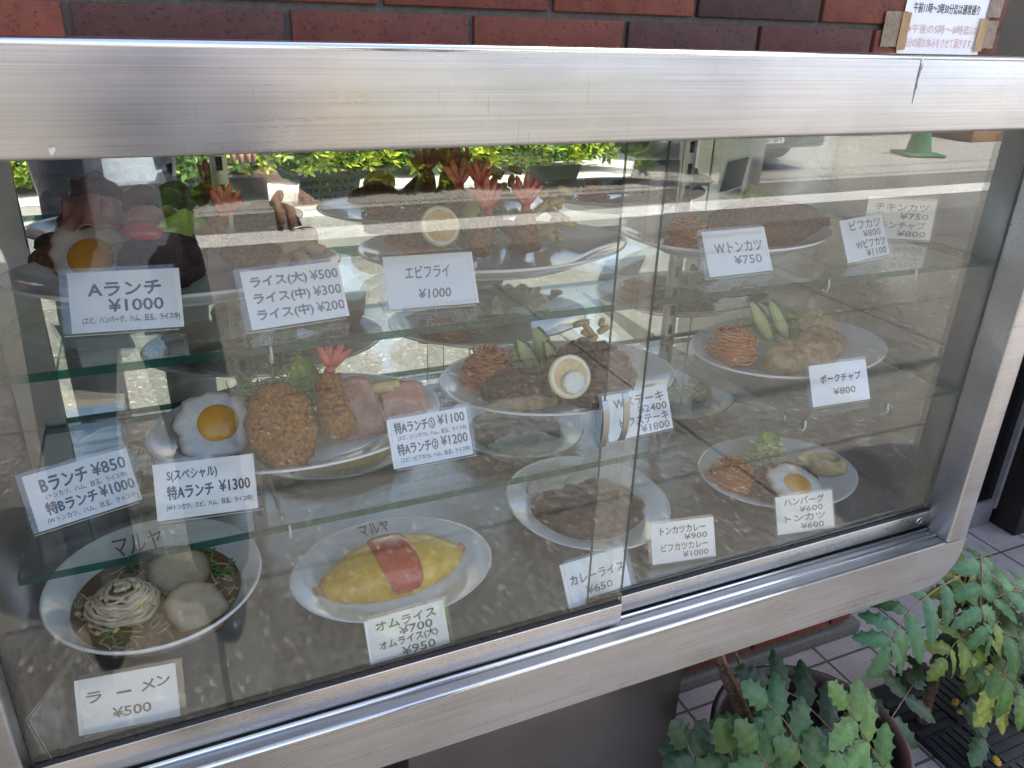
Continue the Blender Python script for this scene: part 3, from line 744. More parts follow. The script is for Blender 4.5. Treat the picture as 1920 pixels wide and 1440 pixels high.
def shreds(parent, p, a, b, h, n=80, r=0.0009, seed=0, col=(1, 1, 1), name='shredded_cabbage'):
    R_ = random.Random(seed + 99); mb = MB(); p = Vector(p)
    for s in range(n):
        q = R_.uniform(0, 6.28); rr = math.sqrt(R_.random()) * .85; c0 = Vector((a * rr * math.cos(q), b * rr * math.sin(q), h * (1 - rr * rr) * R_.uniform(.2, 1.0) + .001))
        d = Vector((R_.uniform(-1, 1), R_.uniform(-1, 1), R_.uniform(-.4, .5))).normalized(); bend = Vector((R_.uniform(-1, 1), R_.uniform(-1, 1), R_.uniform(-.6, .9)))
        ln = R_.uniform(.35, .85) * a; pts = []
        for k in range(7):
            t = k / 6 - .5; v = p + c0 + d * ln * t + bend * ln * (0.5 * t * t)
            v.z = max(v.z, p.z + .001); pts.append(v)
        g = R_.uniform(.8, 1.15); mb.c = tuple(c * g for c in col); mb.tube(pts, r * R_.uniform(.7, 1.2), M['cabbage'], 4)
    return fin(mb, name, parent)
def lettuce(parent, base, top, wd, col=(1, 1, 1), seed=0, facing=(-.2, -1, .3)):
    base, top = Vector(base), Vector(top); ax = top - base; L_ = ax.length; d = ax.normalized(); f_ = Vector(facing); s_ = d.cross(f_).normalized(); n_ = s_.cross(d)
    mb = MB(); vs = []; fs = []; cc = []; I, J = 12, 10
    for i in range(I + 1):
        t = i / I; w_ = wd * (0.35 + .65 * math.sin(math.pi * min(1, t * .8 + .12))) * (1 if t < .85 else (1 - (t - .85) * 2.6))
        for j in range(J + 1):
            u = j / J * 2 - 1
            ruf = 0.16 * wd * nz3(t * 5, u * 4, seed) * (.2 + abs(u)) + .05 * wd * nz3(t * 14, u * 12, seed)
            vs.append(base + d * L_ * t * (1 - .10 * u * u * t) + s_ * w_ * u * .5 + n_ * (ruf + wd * .22 * u * u - .15 * L_ * t * t))
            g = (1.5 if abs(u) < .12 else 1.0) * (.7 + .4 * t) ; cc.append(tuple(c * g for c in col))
    for i in range(I):
        for j in range(J): fs.append((i * (J + 1) + j, i * (J + 1) + j + 1, (i + 1) * (J + 1) + j + 1, (i + 1) * (J + 1) + j))
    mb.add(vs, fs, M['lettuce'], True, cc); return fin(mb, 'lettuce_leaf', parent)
def prawn(parent, pts, r, tail_dir, tail_len=0.042, seed=0, lobes=5, fan=(1, 0, 0), tr=0.0135):
    pts = [Vector(p) for p in pts]; mb = MB(); q = []; rr = []; NS = 22
    for k in range(NS + 1):
        x = k / NS * (len(pts) - 1); i = min(int(x), len(pts) - 2); q.append(pts[i].lerp(pts[i + 1], x - i)); t = k / NS
        rr.append(r * (math.sqrt(min(1, t * 6 + .05)) * (1 - .45 * t)))
    mb.tube(q, rr, M['crumb'], 20)
    for v in mb.v:
        d = 0.0016 * nz3(v.x * 330, v.y * 330, v.z * 330) + 0.0012 * nz3(v.x * 800, v.y * 800, v.z * 800 + seed)
        c0 = min(q, key=lambda s: (s - v).length); dv = (v - c0)
        if dv.length > 1e-5: v += dv.normalized() * d
    b_ = fin(mb, 'fried_prawn', parent); r = tr
    mb = MB(); d = Vector(tail_dir).normalized(); fx = Vector(fan); fx = (fx - d * fx.dot(d)).normalized(); nn = d.cross(fx); e = pts[-1] - d * .004
    mb.tube([e, e + d * tail_len * .35], [r * .55, r * .42], M['prawn'], 12)
    for k in range(lobes):
        u = (k - (lobes - 1) / 2) / max(1, (lobes - 1) / 2); dd = (d + fx * u * .75 + nn * .12 * (k % 2)).normalized(); s0 = e + d * tail_len * .25
        ln = tail_len * (1.05 - .18 * abs(u)) ; P = [s0 + dd * ln * t + nn * .002 * math.sin(3 * t) for t in (0, .25, .5, .75, .92, 1)]
        mb2 = MB(); mb2.tube(P, [r * .20, r * .33, r * .37, r * .34, r * .22, r * .06], M['prawn'], 10)
        for v in mb2.v: v -= nn * (v - e).dot(nn) * .45                     # flattened lobes
        g = rnd.uniform(.8, 1.1); mb.add([v.copy() for v in mb2.v], mb2.f, M['prawn'], True, [(g, g, g)] * len(mb2.v))
    follow(mb); mb.build('prawn_tail', b_); return b_
def sticks(parent, name, mt, p, n, ln, r, seed, spread=.02, up=.4, col=(1, 1, 1), sq=False):
    R_ = random.Random(seed); mb = MB(); p = Vector(p)
    for k in range(n):
        c = p + Vector((R_.uniform(-1, 1) * spread, R_.uniform(-.7, .7) * spread, .004 + k * r * .9)); d = Vector((R_.uniform(-1, 1), R_.uniform(-.6, .6), R_.uniform(-.1, up))).normalized()
        bend = Vector((0, 0, R_.uniform(.0, .25))); L_ = ln * R_.uniform(.8, 1.15); g = R_.uniform(.82, 1.1); mb.c = (col[0] * g, col[1] * g, col[2] * g)
        mb.tube([c + d * L_ * (t - .5) - bend * L_ * (t - .5) ** 2 for t in (0, .2, .4, .6, .8, 1)], [r * .8, r, r * 1.05, r, r, r * .75], mt, 8)
    return fin(mb, name, parent)
def cuke(parent, p0, p1, wd, th=0.004, seed=0):
    """long cucumber slice: pale flesh with a dark skin along one edge"""
    p0, p1 = Vector(p0), Vector(p1); d = (p1 - p0); L_ = d.length; d.normalize(); s_ = d.cross(Vector((-.2, -1, .2))).normalized(); n_ = s_.cross(d)
    mb = MB(); P = []; K = 12
    for k in range(K + 1):
        t = k / K; h = wd * .5 * math.sin(math.pi * (t * .96 + .02)) ** .6; P.append((t, h))
    for mt, off, sc in ((M['cuke'], 0, 1.0),):
        vs = []; fs = []
        for t, h in P:
            for (u, w_) in ((-1, th / 2), (1, th / 2), (1, -th / 2), (-1, -th / 2)): vs.append(p0 + d * L_ * t + s_ * h * u + n_ * w_)
        for k in range(K):
            for j in range(4): fs.append((k * 4 + j, k * 4 + (j + 1) % 4, k * 4 + 4 + (j + 1) % 4, k * 4 + 4 + j))
        mb.add(vs, fs, mt)
    for sg in ((1,) if seed % 2 else (-1, 1)): mb.tube([p0 + d * L_ * t + s_ * sg * h for t, h in P], th * .62, M['cukeskin'], 7)
    return fin(mb, 'cucumber_slice', parent)
def citrus(parent, Mx, r, butter=False):
    mb = MB(); mb.M = Mx
    mb.lathe([(0, .0035), (r * .8, .0035)], M['lemon'], 40); mb.lathe([(r * .8, .0036), (r * .93, .0034)], M['eggwhite'], 40); mb.lathe([(r * .93, .0036), (r, .002), (r, -.002), (r * .9, -.0035), (0, -.0035)], M['peel'], 40)
    for k in range(9):
        q = 6.283 * k / 9; mb.tube([(0, 0, .0036), (r * .8 * math.cos(q), r * .8 * math.sin(q), .0036)], .0005, M['eggwhite'], 4)
    o = fin(mb, 'lemon_slice', parent)
    if butter:
        k_, d_ = ADJ; Mx = Matrix.Translation(Vector((0, d_, 0)) + CAM) @ Matrix.Scale(k_, 4) @ Matrix.Translation(-CAM) @ Mx
        slab(o, 'butter_pat', M['butter'], Mx @ Matrix.Translation((.002, -r * .28, .0035)), r * .56, r * .54, .009, 3, .08, .2, 0.0003, 4)
    return o
def ham(parent, p, w_, h_, tilt, yaw, seed=0, wave=0.006, col=(1, 1, 1)):
    mb = MB(); mb.M = TM(p, yaw, tilt); vs = []; fs = []; cc = []; I = J = 14
    for i in range(I + 1):
        for j in range(J + 1):
            a, c = i / I - .5, j / J
            vs.append((a * w_ * (1 + .06 * nz3(c * 3, 1, seed)), c * h_ * (1 - .10 * (2 * a) ** 2), wave * nz3(a * 3, c * 2.5, seed) + wave * .8 * math.sin(a * 5 + seed)))
            e = max(abs(2 * a), abs(2 * c - 1)); g = 1.0 if e < .86 else 1.12; cc.append((col[0] * g, col[1] * g * (1.0 if e < .9 else .8), col[2] * g * (1. if e < .9 else .75)))
    n0 = len(vs)
    for i in range(I):
        for j in range(J): fs.append((i * (J + 1) + j, (i + 1) * (J + 1) + j, (i + 1) * (J + 1) + j + 1, i * (J + 1) + j + 1))
    top = [(v[0], v[1], v[2] + .0022) for v in vs]
    mb.add(top, fs, M['ham'], True, cc); mb.add(vs, [f_[::-1] for f_ in fs], M['ham'], True, cc)
    rim = [i * (J + 1) for i in range(I + 1)] + [I * (J + 1) + j for j in range(1, J + 1)] + [i * (J + 1) + J for i in range(I - 1, -1, -1)] + [j for j in range(J - 1, 0, -1)]
    o = len(mb.v) - 2 * n0; mi = mb.mat(M['eggwhite'])
    for k in range(len(rim)):
        a_, b_ = rim[k], rim[(k + 1) % len(rim)]; mb.f.append([o + a_, o + b_, o + n0 + b_, o + n0 + a_]); mb.mi.append(mi); mb.sm.append(True)
    return fin(mb, 'ham_slice', parent)
def plate(label, name, c, a, b, yaw, prof=None, n=120):
    t = thing(name, label, 'plate of food' if name != 'ramen_bowl' else 'bowl of noodles', c, 'plates of sample food in the display case')
    mb = MB(); mb.M = Matrix.Translation(c) @ Matrix.Rotation(rad(yaw), 4, 'Z')
    prof = prof or [(0, .0065), (.60, .0062), (.67, .0075), (.72, .0115), (.80, .0175), (.95, .0255), (.985, .0275), (1.0, .0272), (.998, .0248), (.95, .0215), (.74, .008), (.66, .0035), (.645, .0008), (.615, .0008), (.60, .003), (0, .003)]
    mb.lathe(prof, M['ceramic'], n, a, b); mb.build('platter', t); return t
def W(px, z): return px * mpp(z)          # a width in photograph pixels at the point z
DISH = lambda lo, hi: None

# ---- upper shelf
pA = plate('oval platter at the upper left with fried egg, dark hamburger and red prawn tail', 'lunch_platter', (0.019, 0.247, zU), .182, .112, -2.6)
zp = zU + .007
p = at(168, 470, zp + .028); egg(pA, TM(p, -6, 48), W(70, p), W(40, p), (.002, -.012), 3)
p = at(112, 492, zp + .012); slab(pA, 'croquette', M['crumb'], TM(p + Vector((0, .02, 0)), 0, 20), .032, .026, .018, 5, .05, .15, .001)
p = at(306, 492, zp + .02); slab(pA, 'hamburger_steak', M['meat'], TM(p, 0, 38), W(80, p), .040, .022, 8, .07, .25, .0012, mid=(.62, .5, .62))
p = aty(282, 462, .285); shreds(pA, Vector((p.x, .285, zp)), .055, .03, .055, 90, .0009, 2)
p = aty(266, 437, .262)
mb = MB(); mb.M = TM(p, -20, 25, 10); mb.lathe([(0, .0), (.9 * .024, 0), (.024, .003), (.6 * .024, .011), (0, .014)], M['tomato'], 30, 1.0, .6); fin(mb, 'tomato_wedge', pA)
lettuce(pA, aty(352, 476, .262), aty(345, 392, .268), .062, (1.1, 1.15, .9), 1)
lettuce(pA, aty(318, 450, .30), aty(312, 385, .305), .06, (1.3, 1.3, 1.0), 4)
lettuce(pA, aty(372, 452, .285), aty(366, 400, .29), .05, (.9, 1, .7), 6)
b0 = aty(385, 462, .255); prawn(pA, [b0, aty(398, 435, .262), aty(416, 410, .268)], .018, (.35, .0, 1), .036, 2)
p = at(520, 475, zp + .012); slab(pA, 'fried_fish', M['crumb'], TM(p + Vector((-.005, .01, 0)), 4, 22), W(92, p), .040, .020, 11, .07, .2, .0012, mid=(.72, .62, .56))
p = aty(540, 440, .285); sticks(pA, 'potato_wedges', M['fries'], Vector((p.x, .29, zp + .004)), 5, .070, .0075, 4, .016, .10, (.8, .75, .75))
for k, (px, py, an) in enumerate(((150, 430, -12), (185, 425, 8), (215, 430, 24))):
    q = aty(px, 428, .27 + .01 * k); ham(pA, q, .040, .040, 48, an, k, .006, (.62, .62, .72))
q = aty(275, 425, .30); slab(pA, 'ham_roll', M['ham'], TM(q, 0, 60), .026, .024, .022, 3, .06, .2, 0)

pE = plate('oval platter on the upper shelf with standing fried prawns and a lemon slice', 'prawn_platter', (0.408, 0.236, zU), .184, .123, -.2)
for k, (px, py, px2, py2, td) in enumerate(((885, 480, 915, 405, (-.02, .1, 1)), (985, 480, 985, 398, (.08, .1, 1)))):
    b0 = aty(px, py - 6, .215); prawn(pE, [b0, aty((px * 2 + px2) / 3, (py * 2 + py2) / 3 - 4, .222), aty(px2, py2, .232)], .0235, td, .044, k + 5, 5)
for k, (px, py) in enumerate(((835, 360), (872, 352))):
    q = Vector((aty(px, 430, .30).x + .02, .285, zp + .02)); prawn(pE, [q, q + Vector((0, .01, .03)), q + Vector((.0, .014, .058))], .017, (.1 * k, .1, 1), .038, k + 9, 4)
p = aty(825, 424, .222); citrus(pE, TM(p, 0, 66), W(38, p))
p = aty(780, 432, .262); slab(pE, 'fried_fish', M['crumb'], TM(p, 0, 28), W(58, p), .030, .018, 15, .07, .2, .0012, mid=(.75, .65, .6))
q = aty(765, 420, .305); nest(pE, 'spaghetti', M['spag'], Vector((q.x, .305, zp)), .036, .030, .036, 46, .0012, 5)
q = aty(862, 420, .30); shreds(pE, Vector((q.x, .30, zp)), .06, .04, .042, 120, .0009, 5)
lettuce(pE, aty(905, 430, .30), aty(912, 372, .305), .05, (.8, .9, .6), 15)
cuke(pE, aty(880, 440, .258), aty(888, 372, .266), .026, .005, 1)
q = Vector((aty(960, 440, .29).x, .29, zp + .016))
mb = MB(); mb.M = TM(q, 30, 0, 40); mb.lathe([(0, -.004), (.03, -.002), (.033, .003), (.02, .012), (0, .016)], M['tomato'], 30, 1.0, .5); fin(mb, 'tomato_wedge', pE)
sticks(pE, 'macaroni', M['fries'], Vector((aty(1035, 430, .28).x, .275, zp + .006)), 14, .026, .0055, 6, .022, .5, (1.05, 1.05, .95))

pT = plate('oval platter at the right of the upper shelf with a wide flat pork cutlet', 'cutlet_platter', (0.762, 0.212, zU), .165, .118, -.2)
p = aty(1440, 422, .215); slab(pT, 'pork_cutlet', M['crumb'], TM(p, 0, 22), W(140, p), .052, .022, 21, .08, .2, .0012, mid=(.6, .5, .46))
p = aty(1292, 412, .225); nest(pT, 'spaghetti', M['spag'], Vector((p.x, .225, zp)), .034, .030, .036, 46, .0012, 8)
q = Vector((aty(1350, 400, .28).x, .275, zp)); shreds(pT, q, .05, .03, .034, 70, .0009, 8)
lettuce(pT, aty(1408, 415, .28), aty(1412, 345, .285), .06, (.6, .7, .4), 7)

# ---- middle shelf
zp = zM + .007
pS = plate('oval platter with fried egg, round cutlet, standing prawn and ham on the middle shelf', 'lunch_platter', (0.134, 0.222, zM), .183, .132, .7)
p = at(400, 800, zp + .022); egg(pS, TM(p, -4, 46), W(71, p), W(37, p), (.006, .002), 1)
p = at(402, 812, zp + .008) + Vector((0, .012, 0)); slab(pS, 'croquette', M['crumb'], TM(p, 0, 35), .040, .034, .014, 27, .05, .2, .001)
p = at(528, 800, zp + .012); slab(pS, 'breaded_cutlet', M['crumb'], TM(p, 0, 52), W(66, p), .060, .018, 31, .05, .2, .0016, mid=(1.1, 1.05, .8))
b0 = at(645, 824, zp + .022); prawn(pS, [b0, aty(628, 775, b0.y + .014), aty(619, 735, b0.y + .03), aty(617, 700, b0.y + .038)], .0245, (.28, .05, 1), .040, 1, 4)
lettuce(pS, at(608, 790, zp + .01) + Vector((0, .05, 0)), at(562, 678, zp + .075) + Vector((0, .025, 0)), .040, (1.0, 1.05, .7), 11)
p = at(530, 745, zp + .012) + Vector((0, .02, 0)); shreds(pS, p, .085, .030, .045, 130, .0009, 11, (.8, .9, .7))
p = at(684, 828, zp + .006); ham(pS, p + Vector((.004, .012, 0)), .060, .078, 55, 10, 2, .006, (.85, .95, .9))
sticks(pS, 'potato_wedges', M['fries'], at(715, 770, zp + .012), 7, .062, .0065, 9, .014, .5)
p = at(768, 800, zp + .008); ham(pS, p + Vector((0, .014, 0)), .056, .056, 50, -6, 5, .004, (1.05, 1.1, 1.0))

pW = plate('oval platter with thick brown steak, lemon slice and butter on the middle shelf', 'steak_platter', (0.510, 0.232, zM), .180, .128, -2.4)
p = at(915, 705, zp + .012); nest(pW, 'spaghetti', M['spag'], p, W(48, p), .036, .042, 60, .0012, 12, (.9, .85, .85))
p = at(885, 725, zp + .004); nest(pW, 'spaghetti', M['spag'], p, .022, .018, .018, 26, .0012, 13, (.9, .8, .8))
p = at(972, 690, zp + .014); shreds(pW, p, .04, .03, .034, 90, .0009, 14)
for k, (a_, b_, c_, d_, w_) in enumerate(((1010, 700, 970, 638, .022), (1030, 690, 1005, 615, .026), (1050, 700, 1022, 640, .018))):
    q = at(a_, b_, zp + .014); cuke(pW, q, aty(c_, d_, q.y + .02), w_, .0045, k)
p = at(990, 735, zp + .008); slab(pW, 'steak', M['meat'], TM(p, -7, 16), W(90, p), .036, .026, 41, .10, .35, .0014, 4)
p = at(1105, 705, zp + .012); slab(pW, 'steak', M['meat'], TM(p, 8, 30), W(95, p), .058, .026, 47, .10, .35, .0014, 4)
p = at(970, 752, zp + .006); slab(pW, 'fat_edge', M['pork'], TM(p + Vector((0, -.012, 0)), -7, 62), W(75, p), .012, .009, 44, .08, .3, .0008, 4, mid=(.8, .8, .7))
p = aty(1068, 706, .142); citrus(pW, TM(p, -4, 64), W(42, p), True)
sticks(pW, 'macaroni', M['fries'], at(1110, 655, zp + .03), 10, .024, .005, 16, .02, .5, (1.05, 1.05, 1.0))

pP = plate('oval platter with pale pork slices and two cucumber strips on the middle shelf', 'pork_platter', (0.925, 0.215, zM), .178, .128, 4)
p = at(1370, 668, zp + .008); nest(pP, 'spaghetti', M['spag'], p, W(50, p), .040, .044, 64, .0012, 22)
for k, (a_, b_, c_, d_) in enumerate(((1447, 640, 1408, 566), (1478, 636, 1444, 564))):
    q = at(a_, b_, zp + .02); cuke(pP, q, aty(c_, d_, q.y + .025), .021, .005, 1)
p = at(1430, 640, zp + .010) + Vector((0, .012, 0)); shreds(pP, p, .058, .034, .040, 130, .0009, 24)
lettuce(pP, at(1490, 640, zp + .01) + Vector((0, .03, 0)), at(1486, 582, zp + .055) + Vector((0, .025, 0)), .05, (.95, 1.05, .6), 14)
p = at(1498, 675, zp + .006); slab(pP, 'pork_slice', M['pork'], TM(p, 2, 22), W(86, p), .034, .026, 51, .08, .3, .0008, 4, edgecol=(1.1, 1.0, .8), mid=(.95, .78, .52))
p = at(1535, 650, zp + .016); slab(pP, 'pork_slice', M['pork'], TM(p, 6, 34), W(62, p), .034, .020, 57, .08, .3, .0008, 4, edgecol=(.6, .5, .42), mid=(.8, .62, .45))
p = at(1530, 610, zp + .02) + Vector((0, .01, 0)); slab(pP, 'potato_salad', M['fries'], TM(p, 0, 30), .045, .026, .022, 61, .12, .5, .001, mid=(.8, .85, .8))

# ---- floor of the case
zp = zF
bowlp = [(0, .030), (.45, .030), (.62, .033), (.74, .042), (.82, .053), (.90, .064), (.97, .0735), (.99, .0755), (1.0, .075), (1.003, .0725), (.96, .066), (.80, .042), (.62, .024), (.44, .010), (.42, 0.0006), (.38, 0.0006), (.37, .006), (0, .006)]
pR = plate('wide white ramen bowl with bean sprouts and two slices of roast pork', 'ramen_bowl', (-0.063, 0.196, zF), .127, .133, 0, bowlp)
zb = zF + .0475
mb = MB(); mb.M = Matrix.Translation((-0.063, 0.196, zb)); mb.lathe([(0, .0), (.4, .0), (.70, 0), (.785, .0004)], M['broth'], 90, .127, .133); mb.build('broth', pR)
mb = MB(); R_ = random.Random(5)
for s in range(130):
    q = R_.uniform(0, 6.28); rr = R_.uniform(.25, .76); c0 = Vector((-0.063 + .127 * rr * math.cos(q), .196 + .133 * rr * math.sin(q), zb - .0004))
    d = Vector((R_.uniform(-1, 1), R_.uniform(-1, 1), 0)).normalized(); bn = Vector((-d.y, d.x, 0)) * R_.uniform(-1.4, 1.4); ln = R_.uniform(.02, .05); g = R_.uniform(.7, 1.1); mb.c = (g, g, g)
    pts = [c0 + d * ln * t + bn * ln * t * t + Vector((0, 0, .0018 * math.cos(t * 5) - .0006)) for t in (-.5, -.33, -.17, 0, .17, .33, .5)]
    pts = [v for v in pts if ((v.x + .063) / .127) ** 2 + ((v.y - .196) / .133) ** 2 < .62]
    if len(pts) > 2: mb.tube(pts, .0012, M['noodle'], 5)
mb.build('noodles', pR)
p = at(232, 1135, zb + .006); p.z = zb - .001
nest(pR, 'bean_sprouts', M['sprout'], p, W(62, p), W(58, p), 0.032, 64, .0024, 31, (1, 1, 1), .35)
mb = MB()
for k in range(26):
    q = R_.uniform(0, 6.28); rr = R_.uniform(.7, 1.35); v = p + Vector((W(62, p) * rr * math.cos(q), W(58, p) * rr * math.sin(q) * .9, max(.003, .026 * (1 - rr * rr) + .005)))
    d = Vector((R_.uniform(-1, 1), R_.uniform(-1, 1), R_.uniform(0, .5))).normalized(); mb.tube([v, v + d * .003, v + d * .006, v + d * .009], [.0012, .0031, .0034, .0012], M['sprouthead'], 7)
mb.build('sprout_heads', pR)
for k, (px, py, yw, tl) in enumerate(((335, 1066, 10, 14), (368, 1133, 25, 20))):
    q = at(px, py, zb + .010); slab(pR, 'roast_pork_slice', M['chashu'], TM(q - Vector((0, 0, .006)), yw, tl), W(56, q), W(64, q), 0.0065, 70 + k, .09, .12, .0002, 5, 14, 56, (.30, .13, .045), rim=.66)
for (px, py) in ((243, 1067), (250, 1062), (358, 1040), (378, 1034), (395, 1030), (388, 1045), (372, 1048), (402, 1064), (432, 1070), (410, 1075), (204, 1192), (222, 1204), (438, 1052), (392, 1020)):
    mb = MB(); q = at(px, py, zb + .001); a0 = R_.uniform(0, 3); pts = [q + Vector((.0055 * math.cos(a0 + t), .0045 * math.sin(a0 + t), .001)) for t in [k * 6.283 / 10 for k in range(11)]]; mb.tube(pts, .0013, M['scallion'], 5); mb.build('scallion_ring', pR)
def rimtext(parent, px, py, z, wpx, hpx, yaw, tilt=0):
    q = at(px, py, z); mb = MB(); mb.M = Matrix.Translation(q) @ Matrix.Rotation(rad(yaw), 4, 'Z') @ Matrix.Rotation(rad(-90 + tilt), 4, 'X')
    w_ = W(wpx, q); h_ = W(hpx, q); text_into(mb, 'マルヤ', (-w_ / 2, w_ / 2, -h_ / 2, h_ / 2), M['inkred'], .4, 0); mb.build('rim_lettering', parent)
rimtext(pR, 258, 1018, zF + .0665, 84, 40, 3, 38)

pO = plate('white oval plate with a yellow omelette banded by red ketchup on the case floor', 'omelette_plate', (0.237, 0.180, zF), .142, .114, .9, [(0, .0065), (.62, .0062), (.70, .0075), (.74, .011), (.97, .0215), (1.0, .0225), (1.0, .0205), (.95, .0175), (.74, .006), (.70, .0008), (.66, .0008), (.64, .003), (0, .003)])
l_, r_ = at(592, 1106, zF + .016), at(868, 1022, zF + .016); ax = r_ - l_; oc = (l_ + r_) / 2; L2 = ax.length / 2; yw = math.degrees(math.atan2(ax.y, ax.x))
def spindle(name, mt, x0, x1, ra, col, seed, lift=0, edgecol=None, zb_=.007):
    mb = MB(); mb.M = Matrix.Translation((oc.x, oc.y, zF + zb_)) @ Matrix.Rotation(rad(yw), 4, 'Z'); vs = []; fs = []; cc = []; I, J = 44, 26
    for i in range(I + 1):
        t = x0 + (x1 - x0) * i / I; rr = (max(0, 1 - min(1, abs(t)) ** 2.0)) ** .68
        if abs(t) > .90: rr = max(rr, .25)
        for j in range(J + 1):
            q = math.pi * j / J; y = -math.cos(q) * (ra + lift) * rr; z = max(0.0, math.sin(q)) ** .8 * (ra * .72 * rr + lift)
            dn = 1 + .05 * nz3(t * 6, q * 2, seed) + .02 * nz3(t * 22, q * 9, seed)
            vs.append((t * L2, y * dn, z * dn)); g = 1 + .15 * nz3(t * 7, q * 3, seed + 3); cc.append(tuple(c * g for c in col))
    for i in range(I):
        for j in range(J): fs.append((i * (J + 1) + j, (i + 1) * (J + 1) + j, (i + 1) * (J + 1) + j + 1, i * (J + 1) + j + 1))
    fs.append(tuple(range(J + 1))); fs.append(tuple(I * (J + 1) + j for j in range(J + 1))[::-1])
    mb.add(vs, fs, mt, True, cc); return mb.build(name, pO)
om = spindle('omelette', M['omelette'], -.92, .92, .058, (1, 1, 1), 3)
spindle('rice_filling', M['chickrice'], -1.02, 1.02, .050, (1, 1, 1), 9)
# ketchup band laid over the omelette
mb = MB(); mb.M = Matrix.Translation((oc.x, oc.y, zF + .0072)) @ Matrix.Rotation(rad(yw), 4, 'Z'); vs = []; fs = []; I, J = 26, 26
for i in range(I + 1):
    for j in range(J + 1):
        u = i / I * 2 - 1; v = j / J
        vv = abs(v - .42) / .58 if v > .42 else abs(v - .42) / .46
        hw = .27 * max(.02, 1 - vv ** 3.2) ** .36 * (.86 + .14 * v) + .012 * nz3(v * 5, 1 if u > 0 else 7, 4)
        t = .0 + u * hw + .015 * nz3(v * 4, u, 2); q = math.pi * (.035 + .80 * v)
        rr = (max(0, 1 - abs(t) ** 2.0)) ** .68; e = max(abs(u), abs(2 * v - 1)); li = .0026 * (1 - e ** 6) - .0006
        vs.append((t * L2, -math.cos(q) * (.058 * rr + li) * 1.04, max(0.0, math.sin(q)) ** .8 * (.058 * .72 * rr * 1.05 + li)))
for i in range(I):
    for j in range(J): fs.append((i * (J + 1) + j, (i + 1) * (J + 1) + j, (i + 1) * (J + 1) + j + 1, i * (J + 1) + j + 1))
mb.add(vs, fs, M['ketchup']); mb.build('ketchup', pO)
rimtext(pO, 701, 990, zF + .0195, 58, 30, 4, 12)

pC = plate('round white plate of brown curry over rice, behind the overlapping door panes', 'curry_plate', (0.569, 0.222, zF), .128, .138, 0, [(0, .008), (.56, .008), (.64, .010), (.70, .015), (.97, .0285), (1.0, .030), (1.0, .0275), (.95, .024), (.70, .008), (.6, .0008), (.56, .0008), (.54, .004), (0, .004)])
p = at(1045, 905, zF + .012); slab(pC, 'rice', M['rice'], TM(Vector((p.x, p.y, zF + .0085)), 20), .072, .052, .024, 81, .10, .25, .0018, 2.4)
p = at(1100, 950, zF + .016); slab(pC, 'curry_sauce', M['curry'], TM(Vector((p.x, p.y, zF + .0086)), -8), W(110, p), .082, .0235, 83, .09, .12, .0012, 3)

pH = plate('white oval plate with hamburger steak under a fried egg, at the lower right', 'hamburger_plate', (0.933, 0.196, zF), .143, .120, -.4, [(0, .0065), (.62, .0062), (.70, .0075), (.74, .011), (.97, .0215), (1.0, .0225), (1.0, .0205), (.95, .0175), (.74, .006), (.70, .0008), (.66, .0008), (.64, .003), (0, .003)])
zp = zF + .007
p = at(1372, 905, zp + .006); nest(pH, 'spaghetti', M['spag'], p, W(45, p), .040, .040, 64, .0012, 32)
p = at(1437, 868, zp + .010); shreds(pH, p, .046, .036, .040, 110, .0010, 34, (1.05, 1.1, .9))
lettuce(pH, at(1455, 860, zp + .01) + Vector((0, .02, 0)), at(1448, 815, zp + .05) + Vector((0, .02, 0)), .045, (1, 1.05, .55), 17)
p = at(1468, 912, zp + .004); slab(pH, 'hamburger_steak', M['meat'], TM(p, 0, 10), W(72, p), .046, .026, 91, .07, .3, .0016, 3.5)
p = at(1490, 908, zp + .030); egg(pH, TM(p, 2, 16), W(52, p), W(26, p), (.0, -.004), 7)
p = at(1538, 872, zp + .012); slab(pH, 'potato_salad', M['fries'], TM(p, -50, 30), .045, .022, .022, 95, .14, .5, .001, mid=(.85, .9, .82))

# ------------------------------------------------------------------ shop notice taped to the wall
nz_ = thing('shop_notice', 'white paper notice with black and faded red writing taped to the brick wall', 'notice', (1.31, WY - 0.006, 1.46))
M['tape'] = soft('brown_tape', (0.30, 0.175, 0.075), (0.42, 0.26, 0.12), 30, 0.28, 0.001, 60)
M['tapedark'] = soft('crinkled_clear_tape', (0.16, 0.11, 0.07), (0.24, 0.17, 0.11), 60, 0.2, 0.002, 80)
mb = MB(); yb = WY - 0.0075
mb.box(1.205, 1.405, yb, yb + 0.0008, 1.352, 1.60, M['paper'])
text_into(mb, '午前11時〜2時30分迄は通常通り', (1.223, 1.383, 1.4325, 1.4485), A_, 0.7, yb - 0.0004)
text_into(mb, '※午後の5時〜8時迄は', (1.218, 1.388, 1.4005, 1.4155), M['inkfade'], 0.15, yb - 0.0004)
text_into(mb, '当分の間お休みをさせて頂きます。', (1.216, 1.386, 1.378, 1.394), M['inkfade'], 0.15, yb - 0.0004)
mb.build('paper', nz_)
def tape(x0, x1, z0, z1, mt, sk=0.0, yo=0.0):
    mb = MB(); k = 7; vs = []; fs = []
    for i in range(k + 1):
        for j in range(k + 1):
            a, c = i / k, j / k
            vs.append((x0 + (x1 - x0) * a + sk * c + 0.001 * noise.noise(Vector((c * 9, a, 3))), yb - 0.0012 - yo - 0.0012 * abs(noise.noise(Vector((a * 6, c * 5, x0 * 9)))), z0 + (z1 - z0) * c + 0.0012 * noise.noise(Vector((a * 8, 1, z0)))))
    for i in range(k):
        for j in range(k): fs.append((i * (k + 1) + j, (i + 1) * (k + 1) + j, (i + 1) * (k + 1) + j + 1, i * (k + 1) + j + 1))
    mb.add(vs, fs, mt); mb.build('tape', nz_)
